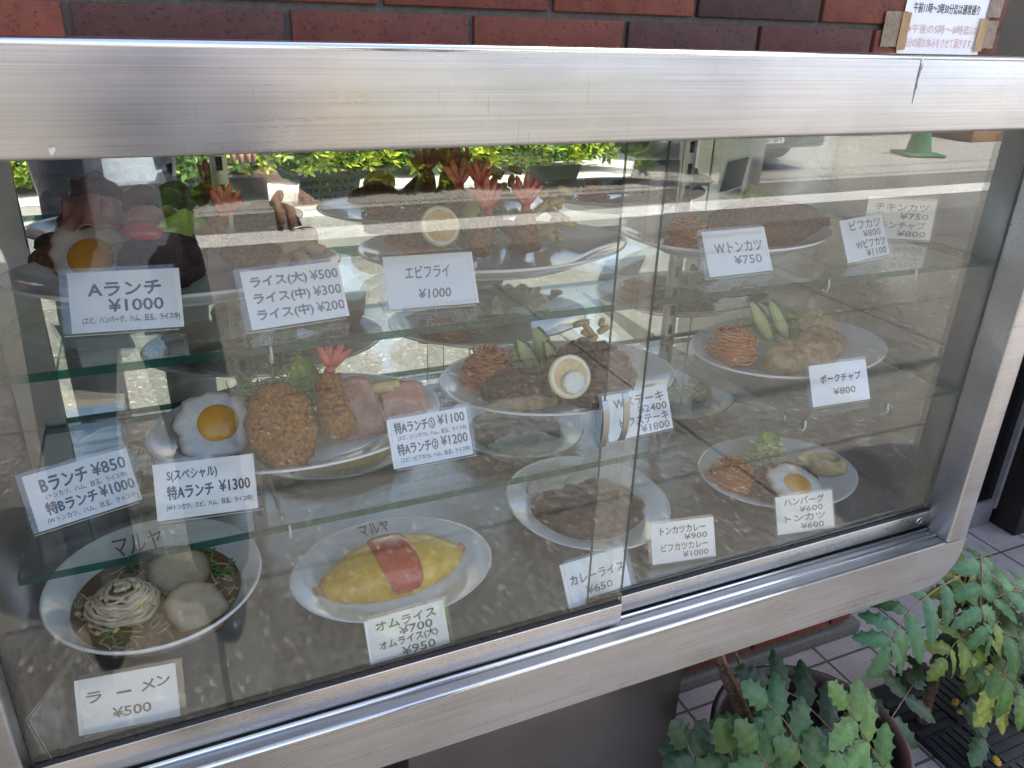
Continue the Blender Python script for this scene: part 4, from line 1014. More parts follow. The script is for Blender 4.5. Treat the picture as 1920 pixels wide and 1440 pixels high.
tape(1.163, 1.213, 1.378, 1.433, M['tapedark'], -0.001)
tape(1.199, 1.219, 1.374, 1.432, M['tape'], 0.0, 0.0015)
tape(1.388, 1.408, 1.374, 1.428, M['tape'], 0.0, 0.0015)
tape(1.400, 1.438, 1.379, 1.425, M['tapedark'], 0.0)
tape(1.402, 1.436, 1.43, 1.50, M['tapedark'], 0.003, 0.0005)

# ------------------------------------------------------------------ mats, pot, plants
M['mat'] = soft('black_rubber_mat', (0.006, 0.0065, 0.008), (0.012, 0.0125, 0.015), 80, 0.55, 0.001, 200)
def matthing(x0, x1, y0, y1, label):
    t = thing('door_mat', label, 'door mat', ((x0 + x1) / 2, (y0 + y1) / 2, 0.001), 'rubber mats by the entrance')
    mb = MB(); mb.box(x0, x1, y0, y1, 0.0006, 0.009, M['mat'], 0.002)
    k = 0; y = y0 + 0.012                         # raised bars in blocks, alternating like parquet
    bs = 0.115
    ix = 0
    while x0 + (ix + 1) * bs <= x1 + .01:
        iy = 0
        while y0 + (iy + 1) * bs <= y1 + .01:
            X0 = x0 + ix * bs + .004; Y0 = y0 + iy * bs + .004
            for q in range(5):
                o_ = q * (bs - .006) / 5
                if (ix + iy) % 2: mb.box(X0 + o_, X0 + o_ + .017, Y0, Y0 + bs - .008, 0.009, 0.0125, M['mat'])
                else: mb.box(X0, X0 + bs - .008, Y0 + o_, Y0 + o_ + .017, 0.009, 0.0125, M['mat'])
            iy += 1
        ix += 1
    mb.build('mat_sheet', t)
matthing(1.355, 1.94, -0.40, 0.215, 'black rubber mat with parquet ridges on the tiles beside the plant pot')

PC = Vector((0.935, 0.005, 0)); PR = 0.17; PH = 0.26
pot = thing('plant_pot', 'large round brown plastic plant pot under the right end of the display case', 'plant pot', PC)
M['pot'] = soft('brown_plastic', (0.040, 0.022, 0.019), (0.058, 0.034, 0.029), 12, 0.42, 0.0005, 90)
M['soil'] = soft('dark_soil', (0.012, 0.009, 0.007), (0.035, 0.026, 0.02), 60, 0.95, 0.006, 90)
mb = MB(); mb.M = Matrix.Translation(PC)
R = PR
mb.lathe([(0.0, 0.002), (0.70 * R, 0.002), (0.74 * R, 0.01), (0.93 * R, PH - 0.045), (0.95 * R, PH - .043), (0.955 * R, PH - .036)], M['pot'], 80)
mb.lathe([(0.90 * R, PH - .05), (0.86 * R, PH - .10), (0.84 * R, PH - .11)], M['pot'], 80)
mb.build('pot_body', pot)
mb = MB(); mb.M = Matrix.Translation(PC)
mb.lathe([(0.955 * R, PH - .036), (1.0 * R, PH - .034), (1.01 * R, PH - .026), (1.0 * R, PH - .014), (1.012 * R, PH - .009), (1.005 * R, PH), (0.97 * R, PH + .001), (0.93 * R, PH - .004), (0.90 * R, PH - .012), (0.895 * R, PH - .052)], M['pot'], 80)
mb.build('pot_rim', pot)
mb = MB(); mb.M = Matrix.Translation(PC); mb.lathe([(0.0, PH - .085), (0.4 * R, PH - .09), (0.84 * R, PH - .095)], M['soil'], 60); mb.build('soil', pot)

def leaf_mat():
    mt, n, b = newmat('holly_leaflet')
    a = N(n, 'ShaderNodeAttribute'); a.attribute_name = 'tint'
    v = objvec(n); nz = noise_node(n, 70, 6, 0.7, v)
    r = ramp(n, nz.outputs['Fac'], [(0.30, (0.62, 0.66, 0.6)), (0.55, (1.0, 1.0, 1.0)), (0.74, (1.35, 1.22, 1.1))])
    mx = N(n, 'ShaderNodeMix', data_type='RGBA', blend_type='MULTIPLY'); mx.inputs[0].default_value = 1
    n.links.new(a.outputs['Color'], mx.inputs[6]); n.links.new(r.outputs[0], mx.inputs[7])
    n.links.new(mx.outputs[2], b.inputs['Base Color']); b.inputs['Roughness'].default_value = 0.40
    b.inputs['Specular IOR Level'].default_value = 0.40
    bz = noise_node(n, 120, 4, 0.6, v); bump(n, b, bz.outputs['Fac'], 0.0012)
    # light shines through a little
    tr = N(n, 'ShaderNodeBsdfTranslucent'); n.links.new(mx.outputs[2], tr.inputs[0])
    ms = N(n, 'ShaderNodeMixShader'); ms.inputs[0].default_value = 0.18
    out = n.nodes['Material Output']; n.links.new(b.outputs[0], ms.inputs[1]); n.links.new(tr.outputs[0], ms.inputs[2]); n.links.new(ms.outputs[0], out.inputs[0])
    return mt
M['leaf'] = leaf_mat()
M['twig'] = soft('reddish_twig', (0.16, 0.085, 0.05), (0.26, 0.16, 0.09), 60, 0.6)
M['bark'] = soft('corky_bark', (0.05, 0.03, 0.018), (0.22, 0.15, 0.09), 140, 0.9, 0.006, 160)
GREEN = (0.050, 0.105, 0.024); DARK = (0.022, 0.052, 0.018); LIGHT = (0.098, 0.190, 0.048); YELLOW = (0.27, 0.30, 0.05); OCHRE = (0.42, 0.26, 0.02)
def leaflet(mb, base, d, nrm, ln, wd, c, droop=0.35, curl=-0.22):
    """spiny leaflet: toothed outline, folded along the midrib, drooping to its tip"""
    d = Vector(d).normalized(); nrm = Vector(nrm); nrm = (nrm - d * nrm.dot(d))
    if nrm.length < 1e-4: nrm = d.orthogonal()
    nrm.normalize(); s = d.cross(nrm)
    K = 15; vs = []; cc = []; fs = []
    ph = rnd.uniform(-0.3, 0.3)
    for k in range(K + 1):
        t = k / K
        w_ = wd * 0.5 * 1.52 * (t + .02) ** 0.42 * max(0.0, 1 - t) ** 0.62
        tooth = 1.0
        if 2 <= k < K: tooth = (1.26, 0.98, 0.88, 0.94)[(k + 1) % 4]
        if k == K: w_ = 0.0004
        z = -droop * ln * t * t
        p = Vector(base) + d * (ln * t * (1 - 0.12 * droop * t)) + nrm * z
        for side in (-1, -0.55, 0, 0.55, 1):
            tw = tooth if abs(side) == 1 else 1
            q = p + s * (w_ * side * tw) + nrm * (curl * w_ * (abs(side) ** 1.3) + 0.05 * w_ * math.sin(k * 1.7 + side * 2 + ph))
            if abs(side) == 1 and tooth > 1: q += d * (ln * 0.045)
            vs.append(q)
            g = 1.25 if side == 0 else rnd.uniform(0.94, 1.06)
            cc.append(tuple(x * g for x in c))
    for k in range(K):
        for j in range(4): fs.append((k * 5 + j, k * 5 + j + 1, k * 5 + 6 + j, k * 5 + 5 + j))
    mb.add(vs, fs, M['leaf'], True, cc)
def frond(plant, pts, npair, ln, wd, c, nrm, spread=1.0, droop=0.35, vary=0.15, term=True, start=0.12):
    """compound leaf along a 3-D rachis: opposite leaflets and one at the tip"""
    pts = [Vector(p) for p in pts]
    def sample(t):
        x = t * (len(pts) - 1); i = min(int(x), len(pts) - 2); u = x - i
        return pts[i].lerp(pts[i + 1], u)
    mb = MB(); nrm = Vector(nrm)
    rp = [sample(k / 14) + Vector((0, 0, 0.0005)) for k in range(15)]
    mb.c = (1, 1, 1); mb.tube(rp, [0.0017 - 0.001 * k / 14 for k in range(15)], M['twig'], 5)
    for k in range(npair):
        t = start + (0.97 - start) * k / max(1, npair - 0.4)
        p = sample(t); tg = (sample(min(1, t + .05)) - sample(max(0, t - .05))).normalized()
        side = tg.cross(nrm).normalized()
        for sg in (-1, 1):
            g = rnd.uniform(1 - vary, 1 + vary); hs = rnd.uniform(-.12, .14); cc = (c[0] * g * (1 + hs), c[1] * g, c[2] * g * (1 - hs * .6))
            d = (side * sg * spread + tg * 0.45 + nrm * rnd.uniform(-0.1, 0.15) + Vector((rnd.uniform(-.1, .1), rnd.uniform(-.1, .1), 0)))
            sz = ln * 1.18 * (0.82 + 0.3 * math.sin(math.pi * t)) * rnd.uniform(0.9, 1.1)
            leaflet(mb, p, d, nrm + Vector((rnd.uniform(-.2, .2), rnd.uniform(-.2, .2), 0)), sz, wd * 1.45 * rnd.uniform(0.88, 1.12), cc, droop * rnd.uniform(0.6, 1.3))
    if term:
        tg = (pts[-1] - pts[-2]).normalized()
        leaflet(mb, pts[-1], tg, nrm, ln * 1.05, wd * 1.5, c, droop * .8)
    return mb.build('frond', plant)

# potted holly-leaved shrub
plA = thing('potted_shrub', 'dark green holly leaved shrub growing in the brown pot', 'plant', PC + Vector((0, 0, PH - .08)))
mb = MB()
def stem(mb, pix, r0, r1, mt, wob=0.003):
    P = [aty(px, py, y) for px, py, y in pix]; q = []
    for i in range(len(P) - 1):
        for k in range(6): q.append(P[i].lerp(P[i + 1], k / 6) + Vector((noise.noise(P[i] * 40 + Vector((k, 0, 0))) * wob, noise.noise(P[i] * 40 + Vector((0, k, 0))) * wob, 0)))
    q.append(P[-1]); n_ = len(q)
    mb.tube(q, [r0 + (r1 - r0) * i / (n_ - 1) + 0.0007 * noise.noise(Vector((i * .9, 2, 1))) for i in range(n_)], mt, 9)
stem(mb, [(1412, 1362, .07), (1385, 1330, .075), (1362, 1270, .08), (1342, 1215, .085), (1335, 1180, .09)], 0.010, 0.0075, M['bark'])
mb.build('trunk', plA)
for pix in ([(1416, 1365, .06), (1395, 1312, .065), (1371, 1265, .07), (1352, 1222, .075), (1345, 1195, .08)], [(1414, 1330, .09), (1405, 1300, .09), (1390, 1250, .095), (1375, 1215, .1)]):
    mb = MB(); stem(mb, pix, 0.0036, 0.0028, M['twig'], 0.002); mb.build('stem', plA)
up = Vector((-0.15, -0.55, 0.8))
def pxf(pix): return [aty(px, py, y) for px, py, y in pix]
frond(plA, pxf([(1700, 1500, -.10), (1655, 1440, -.09), (1618, 1375, -.08), (1590, 1325, -.07)]), 4, 0.060, 0.030, LIGHT, up, 0.95, 0.25)
frond(plA, pxf([(1545, 1480, -.06), (1490, 1410, -.04), (1470, 1370, -.02), (1400, 1362, 0)]), 3, 0.060, 0.032, GREEN, up, 1.0, 0.3)
frond(plA, pxf([(1620, 1420, -.03), (1560, 1370, -.02), (1500, 1310, 0.01), (1440, 1280, .03)]), 4, 0.062, 0.030, DARK, up, 0.95, 0.3)
frond(plA, pxf([(1560, 1460, -.08), (1510, 1410, -.06), (1470, 1350, -.04), (1440, 1320, -.03)]), 3, 0.058, 0.032, (0.05, 0.125, 0.05), up, 1.0, 0.3)
frond(plA, pxf([(1480, 1500, -.05), (1420, 1440, -.04), (1360, 1420, -.03), (1300, 1412, -.01)]), 3, 0.052, 0.034, (0.032, 0.085, 0.04), up, 1.0, 0.3)
frond(plA, pxf([(1690, 1440, -.06), (1655, 1372, -.03), (1690, 1318, 0.0), (1712, 1285, .02)]), 3, 0.064, 0.034, DARK, Vector((0, -.5, .85)), 1.0, 0.25)
frond(plA, pxf([(1400, 1500, -.07), (1380, 1450, -.06), (1370, 1410, -.05)]), 2, 0.055, 0.038, GREEN, up, 1.0, 0.3)
frond(plA, pxf([(1560, 1500, -.11), (1530, 1455, -.1), (1500, 1425, -.09)]), 2, 0.058, 0.034, GREEN, up, 1.0, 0.3)

# second shrub, standing on the ground to the right of the pot
plB = thing('holly_shrub', 'taller holly leaved shrub with yellowing lower leaves beside the rubber mat', 'plant', (1.30, 0.09, 0.0))
mb = MB(); stem(mb, [(1728, 1352, .10), (1742, 1300, .10), (1760, 1240, .09), (1775, 1190, .07), (1785, 1140, .06)], 0.014, 0.007, M['bark'], 0.004)
mb.build('trunk', plB)
Z = Vector((0, -.45, .9))
frond(plB, pxf([(1800, 1080, .05), (1755, 1105, .02), (1705, 1145, -.01), (1677, 1190, -.03), (1668, 1216, -.04)]), 5, 0.060, 0.027, (0.062, 0.15, 0.062), Vector((0.1, -.6, .75)), 1.05, 0.55, start=0.16)
frond(plB, pxf([(1838, 1040, .07), (1842, 1080, .04), (1838, 1130, .02), (1846, 1165, 0.0), (1856, 1200, -.01)]), 4, 0.052, 0.026, (0.085, 0.19, 0.085), Vector((0.0, -.7, .6)), 1.05, 0.5)
frond(plB, pxf([(1800, 1120, .06), (1820, 1085, .10), (1838, 1060, .14), (1850, 1035, .18)]), 4, 0.05, 0.022, LIGHT, Z, 1.0, 0.45)
frond(plB, pxf([(1850, 1130, .05), (1890, 1110, .04), (1930, 1105, .03), (1970, 1120, .02)]), 4, 0.056, 0.026, (0.10, 0.22, 0.09), Z, 1.0, 0.45)
frond(plB, pxf([(1850, 1200, .03), (1885, 1190, .0), (1925, 1200, -.02), (1960, 1240, -.03)]), 4, 0.06, 0.03, GREEN, Z, 1.0, 0.4)
frond(plB, pxf([(1860, 1240, .02), (1880, 1260, .0), (1905, 1290, -.02), (1930, 1330, -.03)]), 3, 0.058, 0.032, LIGHT, Z, 1.0, 0.4)
frond(plB, pxf([(1790, 1180, .05), (1800, 1200, .03), (1800, 1225, .02), (1790, 1250, .02)]), 3, 0.05, 0.024, DARK, Z, 1.0, 0.5)
frond(plB, pxf([(1800, 1150, .08), (1840, 1150, .08), (1870, 1165, .07), (1890, 1190, .06)]), 4, 0.054, 0.026, DARK, Z, 1.0, 0.4)
frond(plB, pxf([(1900, 1215, .02), (1880, 1260, 0), (1868, 1285, -.01)]), 1, 0.07, 0.032, YELLOW, Vector((0, -.75, .6)), 0.55, 0.15, start=0.55)
frond(plB, pxf([(1900, 1255, .02), (1880, 1290, 0), (1866, 1312, -.01)]), 1, 0.075, 0.036, YELLOW, Vector((0, -.75, .6)), 0.5, 0.15, start=0.5)
frond(plB, pxf([(1890, 1440, -.02), (1850, 1395, -.01), (1830, 1355, .0)]), 2, 0.062, 0.034, (0.045, 0.11, 0.04), Z, 1.0, 0.25)
frond(plB, pxf([(1930, 1420, .0), (1935, 1390, 0), (1940, 1350, .0)]), 2, 0.06, 0.034, GREEN, Z, 1.0, 0.3)
frond(plB, pxf([(1770, 1260, .1), (1750, 1255, .12), (1720, 1262, .13)]), 2, 0.05, 0.025, DARK, Z, 1.0, 0.5)
mb = MB()
for (px, py, an) in ((1788, 1322, 0.4), (1795, 1337, -0.1), (1872, 1436, 0.8)):
    leaflet(mb, at(px, py, 0.03), (math.cos(an), math.sin(an), 0.1), (0, 0, 1), 0.032, 0.019, OCHRE, 0.2)
mb.build('fallen_leaves', plB)
frond(plA, pxf([(1340, 1500, -.04), (1310, 1440, -.03), (1290, 1400, -.02)]), 3, 0.05, 0.034, DARK, up, 1.0, 0.3)
frond(plA, pxf([(1660, 1500, -.12), (1640, 1455, -.11), (1600, 1440, -.10)]), 2, 0.06, 0.032, LIGHT, up, 1.0, 0.3)
frond(plA, pxf([(1470, 1480, -.09), (1440, 1440, -.08), (1420, 1405, -.07)]), 2, 0.058, 0.034, GREEN, up, 1.0, 0.3)
for k in range(15):
    px, py = rnd.uniform(1790, 1960), rnd.uniform(1075, 1250); y0 = rnd.uniform(.02, .14)
    d_ = rnd.uniform(-50, 70)
    frond(plB, pxf([(px, py, y0), (px + d_ * .4, py - 14, y0 - .01), (px + d_, py + 6, y0 - .02), (px + d_ * 1.4, py + 34, y0 - .03)]), 3, 0.050, 0.024, rnd.choice([DARK, GREEN, (0.13, 0.19, 0.035), GREEN, LIGHT]), Z + Vector((rnd.uniform(-.3, .3), 0, 0)), 1.0, 0.5)

# ------------------------------------------------------------------ what the glass and the mirror show of the street
mt, n, b = newmat('building_window_glass'); b.inputs['Base Color'].default_value = (0.03, 0.035, 0.04, 1); b.inputs['Roughness'].default_value = 0.08; M['carglass0'] = mt
hedge = None
def hedge_leafmat():
    mt, n, b = newmat('hedge_leaf')
    a = N(n, 'ShaderNodeAttribute'); a.attribute_name = 'tint'
    n.links.new(a.outputs['Color'], b.inputs['Base Color']); b.inputs['Roughness'].default_value = 0.45
    tr = N(n, 'ShaderNodeBsdfTranslucent'); n.links.new(a.outputs['Color'], tr.inputs[0])
    ms = N(n, 'ShaderNodeMixShader'); ms.inputs[0].default_value = 0.35
    out = n.nodes['Material Output']; n.links.new(b.outputs[0], ms.inputs[1]); n.links.new(tr.outputs[0], ms.inputs[2]); n.links.new(ms.outputs[0], out.inputs[0])
    return mt
M['hedge'] = hedge_leafmat()
ht = thing('hedge', 'bright yellow green clipped hedge across the street, seen in the mirror of the case', 'hedge', (-0.2, -6.5, 0))
mb = MB()
def rosette(p, s, c):
    ax = Vector((rnd.uniform(-.5, .5), rnd.uniform(.2, 1), rnd.uniform(0.1, 1))).normalized()
    u = ax.orthogonal().normalized(); v = ax.cross(u)
    for k in range(7):
        q = 2 * math.pi * k / 7 + rnd.uniform(-.2, .2); d = (u * math.cos(q) + v * math.sin(q)) * 0.8 + ax * rnd.uniform(.3, .8)
        d.normalize(); s_ = d.cross(ax).normalized() * s * 0.15; g = rnd.uniform(.75, 1.3)
        mb.add([p, p + d * s * .5 + s_, p + d * s, p + d * s * .5 - s_], [(0, 1, 2, 3)], M['hedge'], False, [tuple(x * g for x in c)] * 4)
for k in range(2600):
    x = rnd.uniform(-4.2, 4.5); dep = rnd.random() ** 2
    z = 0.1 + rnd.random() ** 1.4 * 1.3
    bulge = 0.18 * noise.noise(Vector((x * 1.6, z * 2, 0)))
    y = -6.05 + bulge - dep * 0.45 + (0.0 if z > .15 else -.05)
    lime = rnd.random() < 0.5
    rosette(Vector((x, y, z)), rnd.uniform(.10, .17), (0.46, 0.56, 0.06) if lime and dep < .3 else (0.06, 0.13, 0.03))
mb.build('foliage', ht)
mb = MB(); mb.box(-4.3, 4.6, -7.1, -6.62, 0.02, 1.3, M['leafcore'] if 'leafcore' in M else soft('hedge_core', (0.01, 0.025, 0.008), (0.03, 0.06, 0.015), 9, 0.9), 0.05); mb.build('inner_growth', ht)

apt = thing('added_facade', 'pale beige building added unseen across the street to brighten the steel reflection', 'building', (2, -20, 0))  # facade added out of view to brighten and warm the beam's reflection
M['beige'] = soft('beige_wall_tile', (0.40, 0.34, 0.27), (0.47, 0.41, 0.33), 3, 0.85)
mb = MB(); mb.box(-22, 3, -26, -18, -.02, 9, M['beige']); mb.box(3.01, 30, -28, -21, -.02, 7, soft('cream_wall', (0.52, 0.48, 0.42), (0.58, 0.54, 0.48), 3, 0.85)); mb.build('wall', apt)
for k in range(9):
    for zz in (1.2, 4.2):
        mb = MB(); x = -18 + k * 5.2; yy = -17.99 if x < 1.5 else -20.99
        if -1.5 < x < 3.5: continue
        mb.box(x, x + 1.8, yy - .02, yy + .03, zz, zz + 1.4, M['carglass0']); mb.build('window', apt)
# parked car (its tail faces the case)
car = thing('parked_car', 'dark parked car with its tail towards the shop, seen reflected in the right glass door', 'car', (6.02, -8.3, 0))
mt, n, b = newmat('car_paint'); b.inputs['Base Color'].default_value = (0.028, 0.028, 0.026, 1); b.inputs['Roughness'].default_value = 0.25; b.inputs['Coat Weight'].default_value = 0.6; M['carpaint'] = mt
mt, n, b = newmat('car_glass'); b.inputs['Base Color'].default_value = (0.01, 0.012, 0.013, 1); b.inputs['Roughness'].default_value = 0.05; M['carglass'] = mt
M['tyre'] = soft('tyre_rubber', (0.012, 0.012, 0.012), (0.022, 0.022, 0.022), 60, 0.8)
mt, n, b = newmat('tail_lamp'); b.inputs['Base Color'].default_value = (0.35, 0.01, 0.012, 1); b.inputs['Roughness'].default_value = 0.15; M['tail'] = mt
def car_body(mb):
    # side profile stations: (y, z_low, z_high, half width)
    st = [(-6.20, .30, .78, .74), (-6.28, .22, .98, .82), (-6.7, .20, 1.02, .85), (-7.2, .19, .99, .86), (-8.2, .18, .96, .86), (-9.2, .19, .93, .86), (-10.0, .21, .84, .83), (-10.4, .27, .68, .72)]
    vs = []; fs = []; n_ = 12
    for (y, z0, z1, hw) in st:
        for k in range(n_):
            q = 2 * math.pi * k / n_ + math.pi / n_
            cx = math.copysign(abs(math.cos(q)) ** 0.45, math.cos(q)); cz_ = math.copysign(abs(math.sin(q)) ** 0.5, math.sin(q))
            vs.append((6.02 + cx * hw, y, (z0 + z1) / 2 + cz_ * (z1 - z0) / 2))
    for i in range(len(st) - 1):
        for k in range(n_): fs.append((i * n_ + k, i * n_ + (k + 1) % n_, (i + 1) * n_ + (k + 1) % n_, (i + 1) * n_ + k))
    fs += [tuple(range(n_)), tuple((len(st) - 1) * n_ + k for k in range(n_))]
    mb.add(vs, fs, M['carpaint'], True)
mb = MB(); car_body(mb); mb.build('body', car)
mb = MB(); vs = []
for (y, z, hw) in ((-6.35, .97, .76), (-6.85, 1.42, .60), (-8.4, 1.44, .60), (-9.3, .93, .76)): vs += [(6.02 - hw, y, z), (6.02 + hw, y, z)]
mb.add(vs, [(0, 1, 3, 2), (2, 3, 5, 4), (4, 5, 7, 6), (0, 2, 4, 6), (1, 7, 5, 3), (0, 6, 7, 1)], M['carglass'], False); mb.build('cabin_glass', car)
mb = MB(); mb.box(5.45, 6.59, -8.45, -6.85, 1.425, 1.46, M['carpaint'], 0.015); mb.build('car_roof', car)
mb = MB(); mb.box(5.24, 6.80, -6.30, -6.12, .24, .44, M['carpaint'], 0.05); mb.build('bumper', car)
for x in (5.24, 6.74):
    for y in (-6.95, -9.55):
        mb = MB(); mb.lathe([(.20, -.1), (.29, -.1), (.315, -.07), (.315, .07), (.29, .1), (.20, .1)], M['tyre'], 32)
        for v in mb.v: v.xyz = Vector((x + v.z + .03, y + v.x, .316 + v.y))
        wh = mb.build('wheel', car)
        mb = MB(); mb.lathe([(0, -.105), (.20, -.10), (.20, .10), (0, .105)], M['trim'], 24)
        for v in mb.v: v.xyz = Vector((x + v.z + .03, y + v.x, .316 + v.y))
        mb.build('rim', wh)
for x in (5.36, 6.5):
    mb = MB(); mb.box(x, x + .18, -6.24, -6.15, .66, .84, M['tail'], 0.02); mb.build('tail_light', car)
mb = MB(); mb.box(5.88, 6.21, -6.128, -6.115, .30, .465, M['paper']); 
_n = len(mb.v); text_into(mb, '16-61', (5.92, 6.17, .315, .42), M['cukeskin'], 0, -6.112, 0, True); mb.build('number_plate', car)

mt, n, b = newmat('green_cone_plastic'); b.inputs['Base Color'].default_value = (0.018, 0.17, 0.05, 1); b.inputs['Roughness'].default_value = 0.45; M['cone'] = mt
cone = thing('traffic_cone', 'green traffic cone on the bright car park, reflected at the upper right', 'traffic cone', (8.95, -6.72, 0))
mb = MB(); mb.M = Matrix.Translation((8.95, -6.72, 0)); mb.lathe([(.165, .03), (.15, .05), (.04, .68), (.03, .70), (0, .70)], M['cone'], 40); mb.build('cone_body', cone)
mb = MB(); mb.M = Matrix.Translation((8.95, -6.72, 0)) @ Matrix.Rotation(.35, 4, 'Z'); mb.box(-.24, .24, -.24, .24, 0.0, .035, M['cone'], .01); mb.build('cone_base', cone)

pole = thing('utility_pole', 'grey concrete utility pole at the kerb of the car park, reflected left of the car', 'pole', (5.12, -5.42, 0))
mb = MB(); mb.M = Matrix.Translation((5.12, -5.42, 0)); mb.lathe([(.19, -.01), (.188, .5), (.17, 3), (.13, 8), (0, 8)], soft('weathered_pole', (0.2, 0.195, 0.185), (0.28, 0.27, 0.255), 8, 0.85, 0.001, 60), 40); mb.build('pole_shaft', pole)
bw = tag(None, '', '') if False else None
wl = thing('boundary_wall', 'low grey block wall with an orange brick planter beside the car park, far right in the reflection', 'wall', (12, -7.9, 0))
mb = MB(); mb.box(9.4, 16, -8.6, -8.4, -.01, 1.2, soft('grey_block', (0.12, 0.115, 0.1), (0.17, 0.16, 0.14), 8, 0.9)); mb.build('block_wall', wl)
mb = MB(); mb.box(10.9, 14, -8.38, -7.5, -.01, .2, soft('orange_planter_brick', (0.30, 0.17, 0.09), (0.45, 0.28, 0.15), 9, 0.85), .02); mb.build('planter', wl)
# overhead cables over the shop front: only their thin shadows reach the paving
M['cable'] = M['rubber']
for (y, z, r_, lab) in ((0.03, 4.6, 0.034, 'thick black overhead cable above the shop front, nearest the wall'), (-3.9, 5.2, 0.02, 'thin black overhead cable along the far side of the road'), (-4.25, 5.3, 0.016, 'thinnest black overhead cable, farthest out over the road')):
    t = thing('overhead_cable', lab, 'cable', (0, y, z))
    mb = MB(); mb.tube([(x, y, z - 0.25 * (1 - (x / 14) ** 2)) for x in range(-14, 17, 2)], r_, M['cable'], 8); mb.build('cable_line', t)



# ------------------------------------------------------------------ the photographer, seen only as a reflection
PX, PY = -0.11, -1.13
per = thing('person', 'person in open navy jacket and grey shirt photographing the display, seen only in reflections', 'person', (PX, PY, 0))
def skin(name, verts, edges, mt, parent, sub=2):
    me = bpy.data.meshes.new(name); me.from_pydata([v[:3] for v in verts], edges, []); o = bpy.data.objects.new(name, me); COL.objects.link(o)
    md = o.modifiers.new('s', 'SKIN'); md.use_smooth_shade = True
    sv = me.skin_vertices[0].data
    for i, v in enumerate(verts):
        r = v[3]; sv[i].radius = r if hasattr(r, '__len__') else (r, r); sv[i].use_root = (i == 0)
    md2 = o.modifiers.new('u', 'SUBSURF'); md2.levels = sub; md2.render_levels = sub
    dg = bpy.context.evaluated_depsgraph_get(); dg.update(); nm = bpy.data.meshes.new_from_object(o.evaluated_get(dg))
    bpy.data.objects.remove(o); nm.name = name; nm.materials.clear(); nm.materials.append(mt)
    for p_ in nm.polygons: p_.use_smooth = True
    q = bpy.data.objects.new(name, nm); COL.objects.link(q)
    if parent: q.parent = parent; q.matrix_parent_inverse = parent.matrix_basis.inverted()
    return q
M['skin'] = soft('human_skin', (0.46, 0.27, 0.19), (0.55, 0.34, 0.25), 20, 0.5, sss=0.1)
M['navy'] = soft('navy_nylon', (0.010, 0.014, 0.03), (0.022, 0.028, 0.05), 14, 0.42, 0.006, 18)
M['grey'] = soft('blue_grey_jersey', (0.20, 0.24, 0.31), (0.27, 0.31, 0.38), 40, 0.9, 0.004, 14)
M['denim'] = soft('dark_trouser_cloth', (0.012, 0.015, 0.024), (0.026, 0.03, 0.042), 60, 0.8, 0.004, 14)
M['hair'] = soft('black_hair', (0.008, 0.007, 0.006), (0.02, 0.016, 0.013), 160, 0.4)
M['shoe'] = soft('black_leather', (0.012, 0.012, 0.012), (0.02, 0.02, 0.02), 60, 0.4)
LX, RX = -0.23, 0.035                      # the two legs
sx = PX
SH_L, SH_R = Vector((sx - .19, PY, 1.39)), Vector((sx + .19, PY, 1.39))
EL_L, EL_R = Vector((sx - .27, PY + .13, 1.13)), Vector((sx + .29, PY + .12, 1.13))
HA_L = CAM + RIGHT * -0.005 + DOWN * 0.075 - FWD * 0.022
HA_R = Vector((.215, -.74, 1.10))
WR_L = HA_L - (HA_L - EL_L).normalized() * .075; WR_R = HA_R - (HA_R - EL_R).normalized() * .075
v = [(sx, PY, .94, (.155, .105)), (sx, PY, 1.10, (.145, .10)), (sx, PY, 1.27, (.165, .115)), (sx, PY, 1.40, (.12, .085)), (sx, PY + .01, 1.47, .052), (sx, PY + .03, 1.545, (.066, .075)), (sx, PY + .02, 1.63, (.076, .09)), (sx, PY + .01, 1.69, (.058, .066)),
     (sx, PY + .115, 1.575, .012),
     (*SH_L, .052), (*EL_L, .040), (*WR_L, .026), (*HA_L, (.034, .020)),
     (*SH_R, .052), (*EL_R, .040), (*WR_R, .026), (*HA_R, (.034, .020)),
     (LX + .03, PY, .84, .082), (LX, PY + .02, .48, .056), (LX, PY, .10, .034), (LX, PY + .10, .03, .018),
     (RX - .03, PY, .84, .082), (RX, PY + .02, .48, .056), (RX, PY, .10, .034), (RX, PY + .10, .03, .018)]
e = [(0, 1), (1, 2), (2, 3), (3, 4), (4, 5), (5, 6), (6, 7), (5, 8), (3, 9), (9, 10), (10, 11), (11, 12), (3, 13), (13, 14), (14, 15), (15, 16), (0, 17), (17, 18), (18, 19), (19, 20), (0, 21), (21, 22), (22, 23), (23, 24)]
def fingers(ci, wr, side):
    H_ = Vector(v[ci][:3]); d = (H_ - wr).normalized(); s_ = d.cross(Vector((0, 0, 1))).normalized(); dn = s_.cross(d)
    for k, (o_, ln) in enumerate(((-.026, .062), (-.009, .072), (.009, .068), (.025, .054))):
        b0 = H_ + d * .018 + s_ * o_; j1 = b0 + d * ln * .45 - dn * -.006; j2 = j1 + d * ln * .22 + dn * .022 * -1; j3 = j2 - dn * .024 - d * .004
        n0 = len(v)
        for q, r in ((b0, .0095), (j1, .0088), (j2, .008), (j3, .0066)): v.append((*q, r))
        e.extend([(ci, n0), (n0, n0 + 1), (n0 + 1, n0 + 2), (n0 + 2, n0 + 3)])
    b0 = H_ - d * .012 + s_ * .030 * side; j1 = b0 + d * .028 + s_ * .014 * side - dn * .008; j2 = j1 + d * .026 - dn * .006
    n0 = len(v)
    for q, r in ((b0, .012), (j1, .0105), (j2, .008)): v.append((*q, r))
    e.extend([(ci, n0), (n0, n0 + 1), (n0 + 1, n0 + 2)])
fingers(12, WR_L, -1); fingers(16, WR_R, 1)
body = skin('body', v, e, M['skin'], per)
